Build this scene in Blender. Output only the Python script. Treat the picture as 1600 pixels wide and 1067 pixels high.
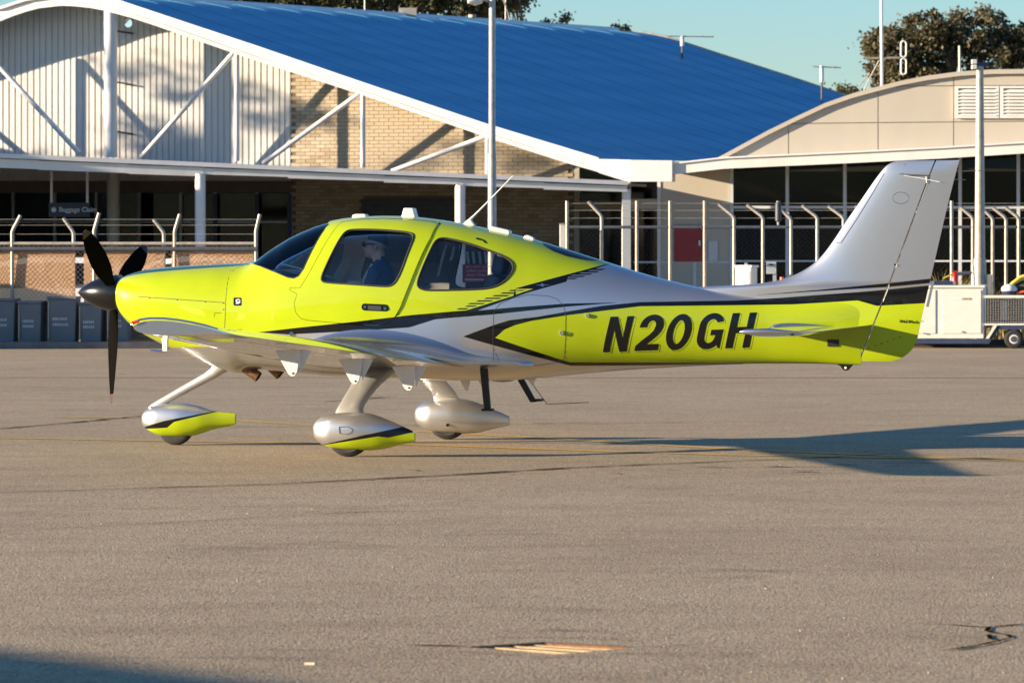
import bpy, bmesh, math, random
from mathutils import Vector, Matrix
R = math.radians
rnd = random.Random(7)
scene = bpy.context.scene
COL = scene.collection
for o in list(bpy.data.objects): bpy.data.objects.remove(o)

# ------------------------------------------------------------------ camera, sky, sun
F, YH, HC, D0 = 7040.0, 363.0, 1.91, 40.0          # focal length in photo pixels, horizon row, eye height, distance
cam = bpy.data.cameras.new('camera'); co = bpy.data.objects.new('camera', cam); COL.objects.link(co)
co.location = (0, -D0, HC); co.rotation_euler = (R(90), 0, 0)
cam.sensor_width = 36.0; cam.lens = 36.0 * F / 1600.0
cam.shift_y = -(533.5 - YH) / 1600.0
cam.clip_start = 0.5; cam.clip_end = 3000
cam.dof.use_dof = True; cam.dof.focus_distance = 39.3; cam.dof.aperture_fstop = 8.0
scene.camera = co

SUN_EL, SUN_AZ = 11.0, 9.5       # elevation; the light travels to +X and this many degrees away from the camera
world = bpy.data.worlds.new('World'); scene.world = world; world.use_nodes = True
wn = world.node_tree; bg = wn.nodes['Background']
sky = wn.nodes.new('ShaderNodeTexSky'); sky.sky_type = 'NISHITA'; sky.sun_disc = False
sky.sun_elevation = R(SUN_EL); sky.sun_rotation = R(270 - SUN_AZ); sky.altitude = 50
sky.air_density = 1.06; sky.dust_density = 0.02; sky.ozone_density = 5.5
wn.links.new(sky.outputs[0], bg.inputs[0]); bg.inputs[1].default_value = 0.082
ld = Vector((math.cos(R(SUN_AZ)) * math.cos(R(SUN_EL)), math.sin(R(SUN_AZ)) * math.cos(R(SUN_EL)), -math.sin(R(SUN_EL))))
sl = bpy.data.lights.new('sun', 'SUN'); sl.energy = 5.0; sl.angle = R(0.5); sl.color = (1.0, 0.81, 0.58)
so = bpy.data.objects.new('sun', sl); COL.objects.link(so); so.rotation_euler = ld.to_track_quat('-Z', 'Y').to_euler()
scene.view_settings.view_transform = 'Standard'; scene.view_settings.look = 'None'
scene.view_settings.exposure = 1.5; scene.view_settings.gamma = 1.0
scene.render.engine = 'CYCLES'
scene.cycles.max_bounces = 8; scene.cycles.transparent_max_bounces = 24

# ------------------------------------------------------------------ small tools
def at(px, py, d):                      # photo pixel at a distance -> place in the world
    return Vector(((px - 800) * d / F, d - D0, HC - (py - YH) * d / F))
class Plane:                            # an upright wall plane through pixel column px0 at distance d0, turned by phi degrees
    def __init__(s, px0, d0, phi, off=0.0):
        p = at(px0, YH, d0); s.dir = Vector((math.cos(R(phi)), math.sin(R(phi)), 0)); s.n = Vector((math.sin(R(phi)), -math.cos(R(phi)), 0))
        s.p = p + s.n * off; s.args = (px0, d0, phi, off)
    def off(s, o): a = s.args; return Plane(a[0], a[1], a[2], a[3] + o)
    def dist(s, px):                    # distance at a pixel column
        k = Vector(((px - 800) / F, 1, 0)); c = Vector((0, -D0, 0)); q = Vector((s.p.x, s.p.y, 0))
        return (q - c).dot(s.n) / k.dot(s.n)
    def pt(s, px, py): return at(px, py, s.dist(px))
    def s_of(s, px): return (s.pt(px, YH) - s.p).dot(s.dir)
    def w(s, a, z, o=0.0): return Vector((s.p.x, s.p.y, 0)) + s.dir * a + s.n * o + Vector((0, 0, z))
GZ = lambda py: F * HC / (py - YH)      # distance of a ground point on a pixel row
def gpt(px, py, z=0.0):
    p = at(px, py, GZ(py)); p.z = z; return p

class MB:
    def __init__(s): s.v = []; s.f = []; s.m = []
    def add(s, vs, fs, mi=0):
        k = len(s.v); s.v += [tuple(v) for v in vs]; s.f += [tuple(i + k for i in f) for f in fs]; s.m += [mi] * len(fs); return s
    def prism(s, pts, ext, mi=0):       # polygon pushed along a vector
        n = len(pts); e = Vector(ext); a = [Vector(p) for p in pts]
        nrm = Vector((0, 0, 0))
        for i in range(n): nrm += a[i].cross(a[(i + 1) % n])
        if nrm.dot(e) > 0: a = a[::-1]
        vs = a + [p + e for p in a]
        fs = [tuple(range(n)), tuple(range(2 * n - 1, n - 1, -1))] + [(i, n + i, n + (i + 1) % n, (i + 1) % n)[::-1][::-1] for i in range(n)]
        fs = [fs[0], fs[1]] + [((i + 1) % n, i, n + i, n + (i + 1) % n) for i in range(n)]
        return s.add(vs, fs, mi)
    def box(s, c, sx, sy, sz, rot=None, mi=0):
        vs = [Vector((x * sx / 2, y * sy / 2, z * sz / 2)) for x in (-1, 1) for y in (-1, 1) for z in (-1, 1)]
        if rot: vs = [rot @ v for v in vs]
        vs = [v + Vector(c) for v in vs]
        return s.add(vs, [(0, 1, 3, 2), (4, 6, 7, 5), (0, 4, 5, 1), (2, 3, 7, 6), (0, 2, 6, 4), (1, 5, 7, 3)], mi)
    def tube(s, pts, rad, n=8, caps=True, mi=0, flat=None):
        pts = [Vector(p) for p in pts]; m = len(pts)
        rr = rad if isinstance(rad, (list, tuple)) else [rad] * m
        up = None; rings = []
        for i, p in enumerate(pts):
            t = (pts[min(i + 1, m - 1)] - pts[max(i - 1, 0)]).normalized()
            if up is None:
                up = Vector((0, 0, 1)) if abs(t.z) < 0.9 else Vector((1, 0, 0))
            a = t.cross(up).normalized(); b = a.cross(t).normalized(); up = b
            rings.append([p + (a * math.cos(2 * math.pi * k / n) + b * math.sin(2 * math.pi * k / n)) * rr[i] for k in range(n)])
        return s.rings(rings, caps, mi)
    def rings(s, rings, caps=True, mi=0, closed=True):
        n = len(rings[0]); vs = [v for r in rings for v in r]; fs = []
        for i in range(len(rings) - 1):
            for k in range(n if closed else n - 1):
                a = i * n + k; b = i * n + (k + 1) % n; fs.append((a, b, b + n, a + n))
        if caps: fs += [tuple(range(n - 1, -1, -1)), tuple(range((len(rings) - 1) * n, len(rings) * n))]
        return s.add(vs, fs, mi)
    def mesh(s, name):
        me = bpy.data.meshes.new(name); me.from_pydata(s.v, [], s.f); me.update(); return me
    def build(s, name, mat, parent=None, smooth=False, bevel=0, fix=True):
        me = s.mesh(name); ms = mat if isinstance(mat, list) else [mat]
        for x in ms: me.materials.append(x)
        if len(ms) > 1: me.polygons.foreach_set('material_index', s.m)
        if fix or smooth is not False:
            bm = bmesh.new(); bm.from_mesh(me)
            if fix: bmesh.ops.recalc_face_normals(bm, faces=bm.faces)
            if smooth is not False:
                ang = R(smooth if smooth is not True else 40)
                for f in bm.faces: f.smooth = True
                for e in bm.edges:
                    if len(e.link_faces) == 2 and e.calc_face_angle(0) > ang: e.smooth = False
            bm.to_mesh(me); bm.free()
        o = bpy.data.objects.new(name, me); COL.objects.link(o)
        if parent: o.parent = parent
        if bevel:
            b = o.modifiers.new('bevel', 'BEVEL'); b.width = bevel; b.segments = 2; b.limit_method = 'ANGLE'
        return o
def tag(o, label=None, cat=None, group=None, kind=None):
    if label: o['label'] = label
    if cat: o['category'] = cat
    if group: o['group'] = group
    if kind: o['kind'] = kind
    return o
def empty(name, loc=(0, 0, 0), rz=0):
    o = bpy.data.objects.new(name, None); COL.objects.link(o); o.location = loc; o.rotation_euler.z = rz; o.empty_display_size = 0.2; return o
def copy_tree(o, parent=None):
    c = o.copy(); COL.objects.link(c)
    if parent: c.parent = parent
    for ch in list(o.children): copy_tree(ch, c)
    return c
def pint(xs, ys):                       # smooth monotone interpolation
    n = len(xs); h = [xs[i + 1] - xs[i] for i in range(n - 1)]; dl = [(ys[i + 1] - ys[i]) / h[i] for i in range(n - 1)]
    m = [dl[0]] + [0] * (n - 2) + [dl[-1]]
    for i in range(1, n - 1):
        if dl[i - 1] * dl[i] > 0:
            w1 = 2 * h[i] + h[i - 1]; w2 = h[i] + 2 * h[i - 1]; m[i] = (w1 + w2) / (w1 / dl[i - 1] + w2 / dl[i])
    def f(x):
        if x <= xs[0]: return ys[0]
        if x >= xs[-1]: return ys[-1]
        i = 0
        while x > xs[i + 1]: i += 1
        t = (x - xs[i]) / h[i]
        return ys[i] * (1 + 2 * t) * (1 - t) ** 2 + h[i] * m[i] * t * (1 - t) ** 2 + ys[i + 1] * t * t * (3 - 2 * t) + h[i] * m[i + 1] * t * t * (t - 1)
    return f
def lin(pts):
    def f(x):
        if x <= pts[0][0]: return pts[0][1]
        for (a, b), (c, d) in zip(pts, pts[1:]):
            if x <= c: return b + (d - b) * (x - a) / (c - a)
        return pts[-1][1]
    return f

# ------------------------------------------------------------------ materials
def nodes(name):
    m = bpy.data.materials.new(name); m.use_nodes = True; nt = m.node_tree
    return m, nt, nt.nodes['Principled BSDF']
def nd(nt, kind, **kw):
    n = nt.nodes.new(kind)
    for k, v in kw.items():
        if k.startswith('_'): setattr(n, k[1:], v)
        else: n.inputs[k.replace('__', ' ')].default_value = v
    return n
def math_(nt, op, a, b=None, c=None):
    n = nt.nodes.new('ShaderNodeMath'); n.operation = op
    for i, x in enumerate((a, b, c)):
        if x is None: continue
        if isinstance(x, (int, float)): n.inputs[i].default_value = x
        else: nt.links.new(x, n.inputs[i])
    return n.outputs[0]
def mixc(nt, fac, a, b, mode='MIX'):
    n = nt.nodes.new('ShaderNodeMix'); n.data_type = 'RGBA'; n.blend_type = mode
    for s, x in ((0, fac), (6, a), (7, b)):
        if isinstance(x, (int, float)): n.inputs[s].default_value = x
        elif isinstance(x, tuple): n.inputs[s].default_value = (*x, 1) if len(x) == 3 else x
        else: nt.links.new(x, n.inputs[s])
    return n.outputs[2]
def noise(nt, scale, detail=4, rough=0.55, vec=None, dist=0.0):
    n = nd(nt, 'ShaderNodeTexNoise', Scale=scale, Detail=detail, Roughness=rough, Distortion=dist)
    if vec is not None: nt.links.new(vec, n.inputs['Vector'])
    return n.outputs[0]
def ramp(nt, x, stops):
    n = nt.nodes.new('ShaderNodeValToRGB'); e = n.color_ramp.elements
    while len(e) < len(stops): e.new(0.5)
    for k, (p, c) in enumerate(stops): e[k].position = p; e[k].color = (*c, 1) if isinstance(c, tuple) else (c, c, c, 1)
    nt.links.new(x, n.inputs[0]); return n.outputs[0]
def coords(nt, which='Object', scale=None):
    t = nt.nodes.new('ShaderNodeTexCoord').outputs[which]
    if scale:
        m = nd(nt, 'ShaderNodeMapping'); m.inputs['Scale'].default_value = scale; nt.links.new(t, m.inputs[0]); return m.outputs[0]
    return t
def world_pos(nt, scale=None):
    t = nt.nodes.new('ShaderNodeNewGeometry').outputs['Position']
    if scale:
        m = nd(nt, 'ShaderNodeMapping'); m.inputs['Scale'].default_value = scale; nt.links.new(t, m.inputs[0]); return m.outputs[0]
    return t
def bump(nt, b, h, strength=0.3, dist=0.02):
    n = nd(nt, 'ShaderNodeBump', Strength=strength, Distance=dist); nt.links.new(h, n.inputs['Height']); nt.links.new(n.outputs[0], b.inputs['Normal'])
def simple(name, col, rough=0.5, metal=0.0, coat=0.0, var=0.12, vscale=6.0, bmp=0.0, bscale=60.0, streak=False, spec=0.5):
    m, nt, b = nodes(name)
    vec = world_pos(nt, (1, 1, 0.25) if streak else None)
    n = noise(nt, vscale, 6, 0.6, vec)
    lo = tuple(c * (1 - var) for c in col); hi = tuple(min(1, c * (1 + var)) for c in col)
    nt.links.new(ramp(nt, n, [(0.3, lo), (0.7, hi)]), b.inputs['Base Color'])
    b.inputs['Roughness'].default_value = rough; b.inputs['Metallic'].default_value = metal; b.inputs['Coat Weight'].default_value = coat
    b.inputs['Specular IOR Level'].default_value = spec
    if bmp: bump(nt, b, noise(nt, bscale, 3, 0.6, world_pos(nt)), bmp, 0.01)
    return m
M = {}
M['white_paint'] = simple('white_paint', (0.70, 0.68, 0.63), 0.45, var=0.10, vscale=1.6, streak=True)
M['cream_panel'] = simple('cream_panel', (0.45, 0.405, 0.33), 0.6, var=0.05, vscale=1.2, streak=True)
M['white_steel'] = simple('white_steel', (0.72, 0.71, 0.69), 0.4, var=0.08, vscale=3)
M['galv'] = simple('galvanised_steel', (0.40, 0.36, 0.30), 0.45, metal=0.3, var=0.22, vscale=9)
M['rail_dark'] = simple('dark_rail', (0.055, 0.065, 0.085), 0.5, var=0.25, vscale=8)
M['alu'] = simple('window_frame_aluminium', (0.34, 0.35, 0.37), 0.4, metal=0.2, var=0.08)
M['alu_white'] = simple('window_frame_white', (0.56, 0.58, 0.60), 0.45, var=0.06)
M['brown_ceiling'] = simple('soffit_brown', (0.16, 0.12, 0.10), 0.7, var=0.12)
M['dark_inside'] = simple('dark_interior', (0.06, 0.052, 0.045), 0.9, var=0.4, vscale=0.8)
M['black'] = simple('black_paint', (0.006, 0.006, 0.007), 0.2, var=0.1)
M['black_rough'] = simple('black_rubber', (0.018, 0.017, 0.016), 0.75, var=0.3, vscale=20)
M['red_door'] = simple('red_cabinet_paint', (0.30, 0.012, 0.016), 0.5, var=0.1)
M['navy'] = simple('navy_frame_paint', (0.03, 0.045, 0.10), 0.5, var=0.2)
M['kerb'] = simple('kerb_concrete', (0.16, 0.15, 0.14), 0.85, var=0.25, vscale=4)
M['grey_bin'] = simple('grey_bin_plastic', (0.17, 0.175, 0.18), 0.55, var=0.08)
M['bin_mark'] = simple('pale_bin_print', (0.55, 0.55, 0.55), 0.6)
M['sign_navy'] = simple('sign_navy', (0.018, 0.028, 0.05), 0.4, var=0.05)
M['sign_text'] = simple('sign_lettering', (0.6, 0.62, 0.65), 0.5, var=0.02)
M['red_plastic'] = simple('red_gloss', (0.55, 0.02, 0.015), 0.35, var=0.06)
M['orange'] = simple('orange_plastic', (0.75, 0.11, 0.015), 0.5, var=0.05)
M['yellow_cloth'] = simple('yellow_cloth', (0.55, 0.42, 0.04), 0.8, var=0.2, vscale=14)
M['rust'] = simple('rust', (0.22, 0.085, 0.03), 0.85, var=0.4, vscale=25)
M['grate'] = simple('rusted_grate_bar', (0.33, 0.23, 0.11), 0.65, var=0.35, vscale=14)
M['tar'] = simple('tar_sealant', (0.010, 0.009, 0.008), 1.0, var=0.3, vscale=12, spec=0.0)
M['bark'] = simple('bark', (0.17, 0.12, 0.085), 0.9, var=0.3, vscale=5)
M['chrome'] = simple('polished_metal', (0.78, 0.78, 0.78), 0.12, metal=1.0, var=0.03)
M['steel'] = simple('bare_steel', (0.55, 0.55, 0.56), 0.3, metal=0.9, var=0.08)
M['exhaust'] = simple('heat_stained_exhaust', (0.22, 0.11, 0.06), 0.45, metal=0.8, var=0.5, vscale=30)
M['seat'] = simple('grey_leather_seat', (0.19, 0.20, 0.22), 0.6, var=0.1)
M['trim'] = simple('cabin_trim_beige', (0.46, 0.42, 0.36), 0.7, var=0.05)
M['panel'] = simple('instrument_panel', (0.025, 0.026, 0.03), 0.6, var=0.1)
M['belt'] = simple('seat_belt_webbing', (0.62, 0.55, 0.42), 0.8)
M['skin'] = simple('skin', (0.58, 0.34, 0.25), 0.55, var=0.06, vscale=30)
M['shirt'] = simple('navy_shirt', (0.04, 0.075, 0.15), 0.85, var=0.2, vscale=18, bmp=0.2, bscale=25)
M['trouser'] = simple('dark_trousers', (0.03, 0.03, 0.035), 0.85)
M['hair'] = simple('dark_grey_hair', (0.05, 0.042, 0.038), 0.8, var=0.4, vscale=120, bmp=0.5, bscale=200)
M['pale_paint'] = simple('off_white_antenna', (0.72, 0.70, 0.62), 0.4, var=0.04)
M['hub_grey'] = simple('wheel_rim_white', (0.6, 0.6, 0.58), 0.5)
M['carwhite'] = simple('white_car_paint', (0.7, 0.7, 0.7), 0.25, coat=1.0, var=0.02)
M['mesh_grey'] = simple('cart_mesh', (0.20, 0.18, 0.15), 0.7, var=0.15, vscale=20)

def silver_mat():
    m, nt, b = nodes('silver_metallic_paint'); silver_into(nt, b); return m
def silver_into(nt, b):
    b.inputs['Base Color'].default_value = (0.52, 0.52, 0.53, 1); b.inputs['Metallic'].default_value = 0.95
    b.inputs['Roughness'].default_value = 0.26; b.inputs['Coat Weight'].default_value = 1.0; b.inputs['Coat Roughness'].default_value = 0.03
M['silver'] = silver_mat()
M['satin'] = simple('satin_silver_paint', (0.58, 0.57, 0.55), 0.36, metal=0.55, coat=0.5, var=0.03, vscale=8)

def asphalt():
    m, nt, b = nodes('aged_chip_seal_asphalt'); p = world_pos(nt)
    big = noise(nt, 0.16, 5, 0.6, p); mid = noise(nt, 1.3, 5, 0.6, world_pos(nt, (0.6, 1.2, 1))); fine = noise(nt, 55, 3, 0.7, p); chips = nd(nt, 'ShaderNodeTexVoronoi', Scale=75.0, Randomness=1.0)
    nt.links.new(p, chips.inputs['Vector'])
    base = ramp(nt, fine, [(0.22, (0.15, 0.110, 0.066)), (0.45, (0.42, 0.315, 0.190)), (0.62, (0.51, 0.395, 0.240)), (0.85, (0.64, 0.52, 0.35))])
    sepc = nt.nodes.new('ShaderNodeSeparateColor'); nt.links.new(chips.outputs['Color'], sepc.inputs[0])
    c2 = mixc(nt, ramp(nt, sepc.outputs[0], [(0.80, 0.0), (0.95, 0.6)]), base, (0.62, 0.55, 0.43))
    c2 = mixc(nt, ramp(nt, sepc.outputs[1], [(0.68, 0.0), (0.90, 0.7)]), c2, (0.09, 0.075, 0.06))
    c3 = mixc(nt, ramp(nt, big, [(0.35, 0.0), (0.65, 0.55)]), c2, mixc(nt, 1.0, c2, (0.74, 0.72, 0.70), 'MULTIPLY'))
    c4 = mixc(nt, ramp(nt, mid, [(0.46, 0.0), (0.72, 0.7)]), c3, mixc(nt, 1.0, c3, (0.76, 0.73, 0.70), 'MULTIPLY'))
    st = noise(nt, 1.0, 6, 0.65, world_pos(nt, (0.35, 2.2, 1)), 0.6)
    c5 = mixc(nt, ramp(nt, st, [(0.62, 0.0), (0.75, 0.38)]), c4, (0.15, 0.125, 0.10))
    nt.links.new(c5, b.inputs['Base Color']); b.inputs['Roughness'].default_value = 0.85; b.inputs['Specular IOR Level'].default_value = 0.25
    hgt = math_(nt, 'ADD', fine, math_(nt, 'MULTIPLY', chips.outputs['Distance'], -0.8))
    bump(nt, b, hgt, 0.45, 0.009)
    return m
M['asphalt'] = asphalt()
def worn_yellow():
    m, nt, b = nodes('worn_yellow_line_paint'); p = world_pos(nt)
    n = noise(nt, 26, 4, 0.7, p); n2 = noise(nt, 2.0, 3, 0.6, p)
    k = math_(nt, 'ADD', n, math_(nt, 'MULTIPLY', n2, 0.5))
    nt.links.new(ramp(nt, k, [(0.62, (0.30, 0.23, 0.13)), (0.72, (0.56, 0.34, 0.04)), (1.0, (0.68, 0.42, 0.04))]), b.inputs['Base Color']); b.inputs['Roughness'].default_value = 0.8
    return m
M['link'] = simple('dull_chain_link', (0.22, 0.16, 0.11), 0.6, var=0.2)
M['line'] = worn_yellow()
M['oldline'] = simple('faded_ochre_line', (0.33, 0.22, 0.12), 0.85, var=0.2, vscale=10)
def stain():
    m, nt, b = nodes('oily_dirt_stain'); n = noise(nt, 4.0, 6, 0.7, world_pos(nt, (0.7, 1.6, 1)))
    b.inputs['Base Color'].default_value = (0.06, 0.05, 0.04, 1); b.inputs['Roughness'].default_value = 0.8
    nt.links.new(ramp(nt, n, [(0.45, 0.0), (0.75, 0.55)]), b.inputs['Alpha']); return m
M['stain'] = stain()
def soft_stain(name, col, amt, sc):
    m, nt, b = nodes(name); n = noise(nt, sc, 6, 0.7, world_pos(nt, (0.6, 1.8, 1)))
    b.inputs['Base Color'].default_value = (*col, 1); b.inputs['Roughness'].default_value = 0.85
    nt.links.new(ramp(nt, n, [(0.42, 0.0), (0.72, amt)]), b.inputs['Alpha']); return m
M['stain2'] = soft_stain('old_tyre_grime', (0.12, 0.095, 0.065), 0.26, 2.2); M['ruststain'] = soft_stain('rust_bleed', (0.30, 0.15, 0.05), 0.6, 9.0)

def brick_mat():
    m, nt, b = nodes('cream_brick'); g = nt.nodes.new('ShaderNodeNewGeometry')
    c = ramp(nt, g.outputs['Random Per Island'], [(0.0, (0.38, 0.30, 0.20)), (0.35, (0.46, 0.375, 0.26)), (0.7, (0.52, 0.43, 0.31)), (1.0, (0.57, 0.49, 0.37))])
    n = noise(nt, 18, 4, 0.6, world_pos(nt)); nt.links.new(mixc(nt, ramp(nt, n, [(0.35, 0.25), (0.7, 0.0)]), c, (0.32, 0.24, 0.15)), b.inputs['Base Color'])
    b.inputs['Roughness'].default_value = 0.85; return m
M['brick'] = brick_mat()
M['mortar'] = simple('mortar', (0.19, 0.15, 0.11), 0.9, var=0.15, vscale=10)
M['wall_sheet'] = simple('cream_corrugated_sheet', (0.67, 0.65, 0.61), 0.5, var=0.05, vscale=1.5, streak=True)
def roof_mat():
    m, nt, b = nodes('blue_roof_sheeting')
    t = coords(nt, 'UV'); mp = nd(nt, 'ShaderNodeMapping'); nt.links.new(t, mp.inputs[0])
    w = nd(nt, 'ShaderNodeTexWave', Scale=26.0, Distortion=0.3, Detail=2.0); w.bands_direction = 'Y'; nt.links.new(mp.outputs[0], w.inputs[0])
    w2 = nd(nt, 'ShaderNodeTexWave', Scale=2.6, Distortion=1.2, Detail=3.0); w2.bands_direction = 'X'; nt.links.new(mp.outputs[0], w2.inputs[0])
    mp2 = nd(nt, 'ShaderNodeMapping'); mp2.inputs['Scale'].default_value = (3.0, 40.0, 1); nt.links.new(t, mp2.inputs[0]); n = noise(nt, 1.0, 5, 0.6, mp2.outputs[0]); n3 = noise(nt, 0.35, 4, 0.6, world_pos(nt))
    k = math_(nt, 'ADD', math_(nt, 'MULTIPLY', w.outputs[1], 0.10), math_(nt, 'ADD', math_(nt, 'MULTIPLY', n, 0.45), math_(nt, 'ADD', math_(nt, 'MULTIPLY', n3, 0.3), math_(nt, 'MULTIPLY', w2.outputs[1], 0.16))))
    nt.links.new(ramp(nt, k, [(0.3, (0.075, 0.28, 0.45)), (0.75, (0.125, 0.39, 0.58))]), b.inputs['Base Color'])
    b.inputs['Roughness'].default_value = 0.6; b.inputs['Specular IOR Level'].default_value = 0.3
    return m
M['roof'] = roof_mat()
def glass_mat(name, tint, refl=1.0, rough=0.0, ior=1.5):
    m, nt, b = nodes(name); out = nt.nodes['Material Output']; nt.nodes.remove(b)
    t = nd(nt, 'ShaderNodeBsdfTransparent'); t.inputs[0].default_value = (*tint, 1)
    g = nd(nt, 'ShaderNodeBsdfGlossy', Roughness=rough); g.inputs[0].default_value = (refl, refl, refl, 1)
    fr = nd(nt, 'ShaderNodeFresnel', IOR=ior); mx = nt.nodes.new('ShaderNodeMixShader')
    nt.links.new(fr.outputs[0], mx.inputs[0]); nt.links.new(t.outputs[0], mx.inputs[1]); nt.links.new(g.outputs[0], mx.inputs[2]); nt.links.new(mx.outputs[0], out.inputs[0])
    return m
M['cabin_glass'] = glass_mat('tinted_acrylic', (0.95, 0.965, 0.97), ior=1.36)
M['rear_glass'] = glass_mat('dark_tinted_acrylic', (0.84, 0.86, 0.88), ior=1.38)
M['pane'] = glass_mat('building_glass', (0.22, 0.18, 0.15), 0.8, 0.07, 1.4)
M['car_glass'] = glass_mat('car_glass', (0.12, 0.13, 0.13))
def cloth():
    m, nt, b = nodes('brown_shade_cloth'); out = nt.nodes['Material Output']
    n = noise(nt, 1.2, 5, 0.6, world_pos(nt)); n2 = noise(nt, 60, 2, 0.5, world_pos(nt))
    c = ramp(nt, math_(nt, 'ADD', math_(nt, 'MULTIPLY', n, 0.7), math_(nt, 'MULTIPLY', n2, 0.3)), [(0.3, (0.40, 0.235, 0.13)), (0.75, (0.60, 0.38, 0.22))])
    nt.links.new(c, b.inputs['Base Color']); b.inputs['Roughness'].default_value = 0.9
    t = nd(nt, 'ShaderNodeBsdfTransparent'); mx = nt.nodes.new('ShaderNodeMixShader'); mx.inputs[0].default_value = 0.90
    nt.links.new(t.outputs[0], mx.inputs[1]); nt.links.new(b.outputs[0], mx.inputs[2]); nt.links.new(mx.outputs[0], out.inputs[0])
    return m
M['cloth'] = cloth()
def leaf(name, a, bb):
    m, nt, b = nodes(name); g = nt.nodes.new('ShaderNodeNewGeometry')
    nt.links.new(ramp(nt, g.outputs['Random Per Island'], [(0.0, a), (1.0, bb)]), b.inputs['Base Color']); b.inputs['Roughness'].default_value = 0.6
    out = nt.nodes['Material Output']; t = nd(nt, 'ShaderNodeBsdfTranslucent'); t.inputs[0].default_value = (*[x * 1.2 for x in bb], 1)
    mx = nt.nodes.new('ShaderNodeMixShader'); mx.inputs[0].default_value = 0.25
    nt.links.new(b.outputs[0], mx.inputs[1]); nt.links.new(t.outputs[0], mx.inputs[2]); nt.links.new(mx.outputs[0], out.inputs[0]); return m
M['leaf'] = leaf('gum_leaves', (0.035, 0.040, 0.016), (0.13, 0.105, 0.045))
M['leaf2'] = leaf('dark_leaves', (0.025, 0.032, 0.012), (0.10, 0.095, 0.032))
M['straw'] = leaf('dry_grass', (0.28, 0.22, 0.06), (0.5, 0.40, 0.12))

# ================================================================== the ground
Gc = [gpt(727, 1010), gpt(850, 1002.5), gpt(1000, 1010), gpt(868, 1022)]       # corners of the drain: left, far, right, near
bm = bmesh.new()
def loop(pts):
    vs = [bm.verts.new(p) for p in pts]; return [bm.edges.new((vs[i], vs[(i + 1) % len(vs)])) for i in range(len(vs))]
es = loop([(-900, -80, 0), (900, -80, 0), (900, 1500, 0), (-900, 1500, 0)]) + loop(Gc)
bmesh.ops.triangle_fill(bm, edges=es, use_beauty=True)
for f in bm.faces:
    if f.normal.z < 0: f.normal_flip()
me = bpy.data.meshes.new('apron'); bm.to_mesh(me); bm.free(); me.materials.append(M['asphalt'])
apron = bpy.data.objects.new('apron', me); COL.objects.link(apron); tag(apron, kind='structure')

def ground_strip(pts, width, name, mat, z, jitter=0.0, step=0.25, seed=1, taper=False, wob=0.0):
    r = random.Random(seed); P = [gpt(*p) for p in pts]; Q = [P[0]]
    for a, b in zip(P, P[1:]):
        n = max(1, int((b - a).length / step))
        for i in range(1, n + 1): Q.append(a.lerp(b, i / n))
    mb = MB(); L = []; Rr = []
    for i, q in enumerate(Q):
        t = (Q[min(i + 1, len(Q) - 1)] - Q[max(i - 1, 0)]).normalized(); n = Vector((-t.y, t.x, 0))
        w = width * (1 + r.uniform(-jitter, jitter)); c = q + n * r.uniform(-wob, wob)
        if taper: w *= max(0.05, math.sin(math.pi * (i + 0.3) / len(Q)) ** 0.5)
        L.append(c + n * w / 2 + Vector((0, 0, z))); Rr.append(c - n * w / 2 + Vector((0, 0, z)))
    n = len(Q); mb.add(L + Rr, [(n + i, n + i + 1, i + 1, i) for i in range(n - 1)])
    return mb.build(name, mat, apron, fix=False)
for pts, w in (([(90, 652), (250, 653.5), (370, 657), (480, 664), (640, 673.5), (800, 682), (940, 690), (1160, 703), (1400, 712.5), (1700, 722)], 0.14),
               ([(-60, 683.5), (230, 688.5), (470, 692.5), (646, 695), (940, 705), (1140, 711), (1400, 715), (1700, 719)], 0.14)):
    ground_strip(pts, w, 'painted_line', M['line'], 0.004, 0.12, 0.3, 3)
ground_strip([(-80, 590), (1700, 590.5)], 0.16, 'painted_line', M['oldline'], 0.004, 0.2, 0.6, 5)
for k, (pts, w) in enumerate([([(-40, 772), (200, 764), (430, 757), (700, 743), (900, 731), (1120, 722), (1290, 715.5), (1405, 709)], 0.055),
                 ([(-40, 674), (110, 661), (226, 650)], 0.06), ([(505, 628.5), (612, 620)], 0.06), ([(-30, 833), (250, 818), (560, 801), (700, 798)], 0.018),
                 ([(1290, 716), (1430, 718), (1700, 724)], 0.04), ([(780, 605), (1020, 607), (1300, 603)], 0.02), ([(940, 668), (1300, 664)], 0.012)]):
    ground_strip(pts, w, 'pavement_crack', M['tar'], 0.007, 0.5, 0.2, 11 + k, True, 0.012)
ground_strip([(960, 779), (1120, 774), (1280, 767), (1440, 757), (1580, 749)], 0.05, 'pavement_crack', M['stain'], 0.005, 0.5, 0.15, 31, True, 0.03)
for k, (pts, w) in enumerate([([(1428, 974.5), (1480, 976), (1540, 980.5), (1570, 977.5), (1640, 972)], 0.022), ([(1546, 980), (1542, 986), (1552, 989), (1575, 992.5), (1580, 997), (1560, 1001), (1548, 999), (1545, 992)], 0.02),
                              ([(1570, 1000), (1530, 1009), (1500, 1013.5), (1470, 1017)], 0.024), ([(1530, 1012), (1485, 1016)], 0.018)]):
    ground_strip(pts, w, 'tar_patch', M['tar'], 0.004 + 0.001 * k, 0.35, 0.06, 51 + k, k != 1)
ground_strip([(300, 668), (700, 664), (1100, 660)], 0.5, 'dirt_stain', M['stain'], 0.0025, 0.4, 0.3, 71, True, 0.1)
ground_strip([(760, 988), (850, 985), (960, 987), (1060, 992)], 0.12, 'dirt_stain', M['stain'], 0.003, 0.6, 0.08, 72, True, 0.03)
ground_strip([(640, 1008), (700, 1009), (728, 1010)], 0.03, 'pavement_crack', M['tar'], 0.004, 0.6, 0.05, 73, True)
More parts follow.
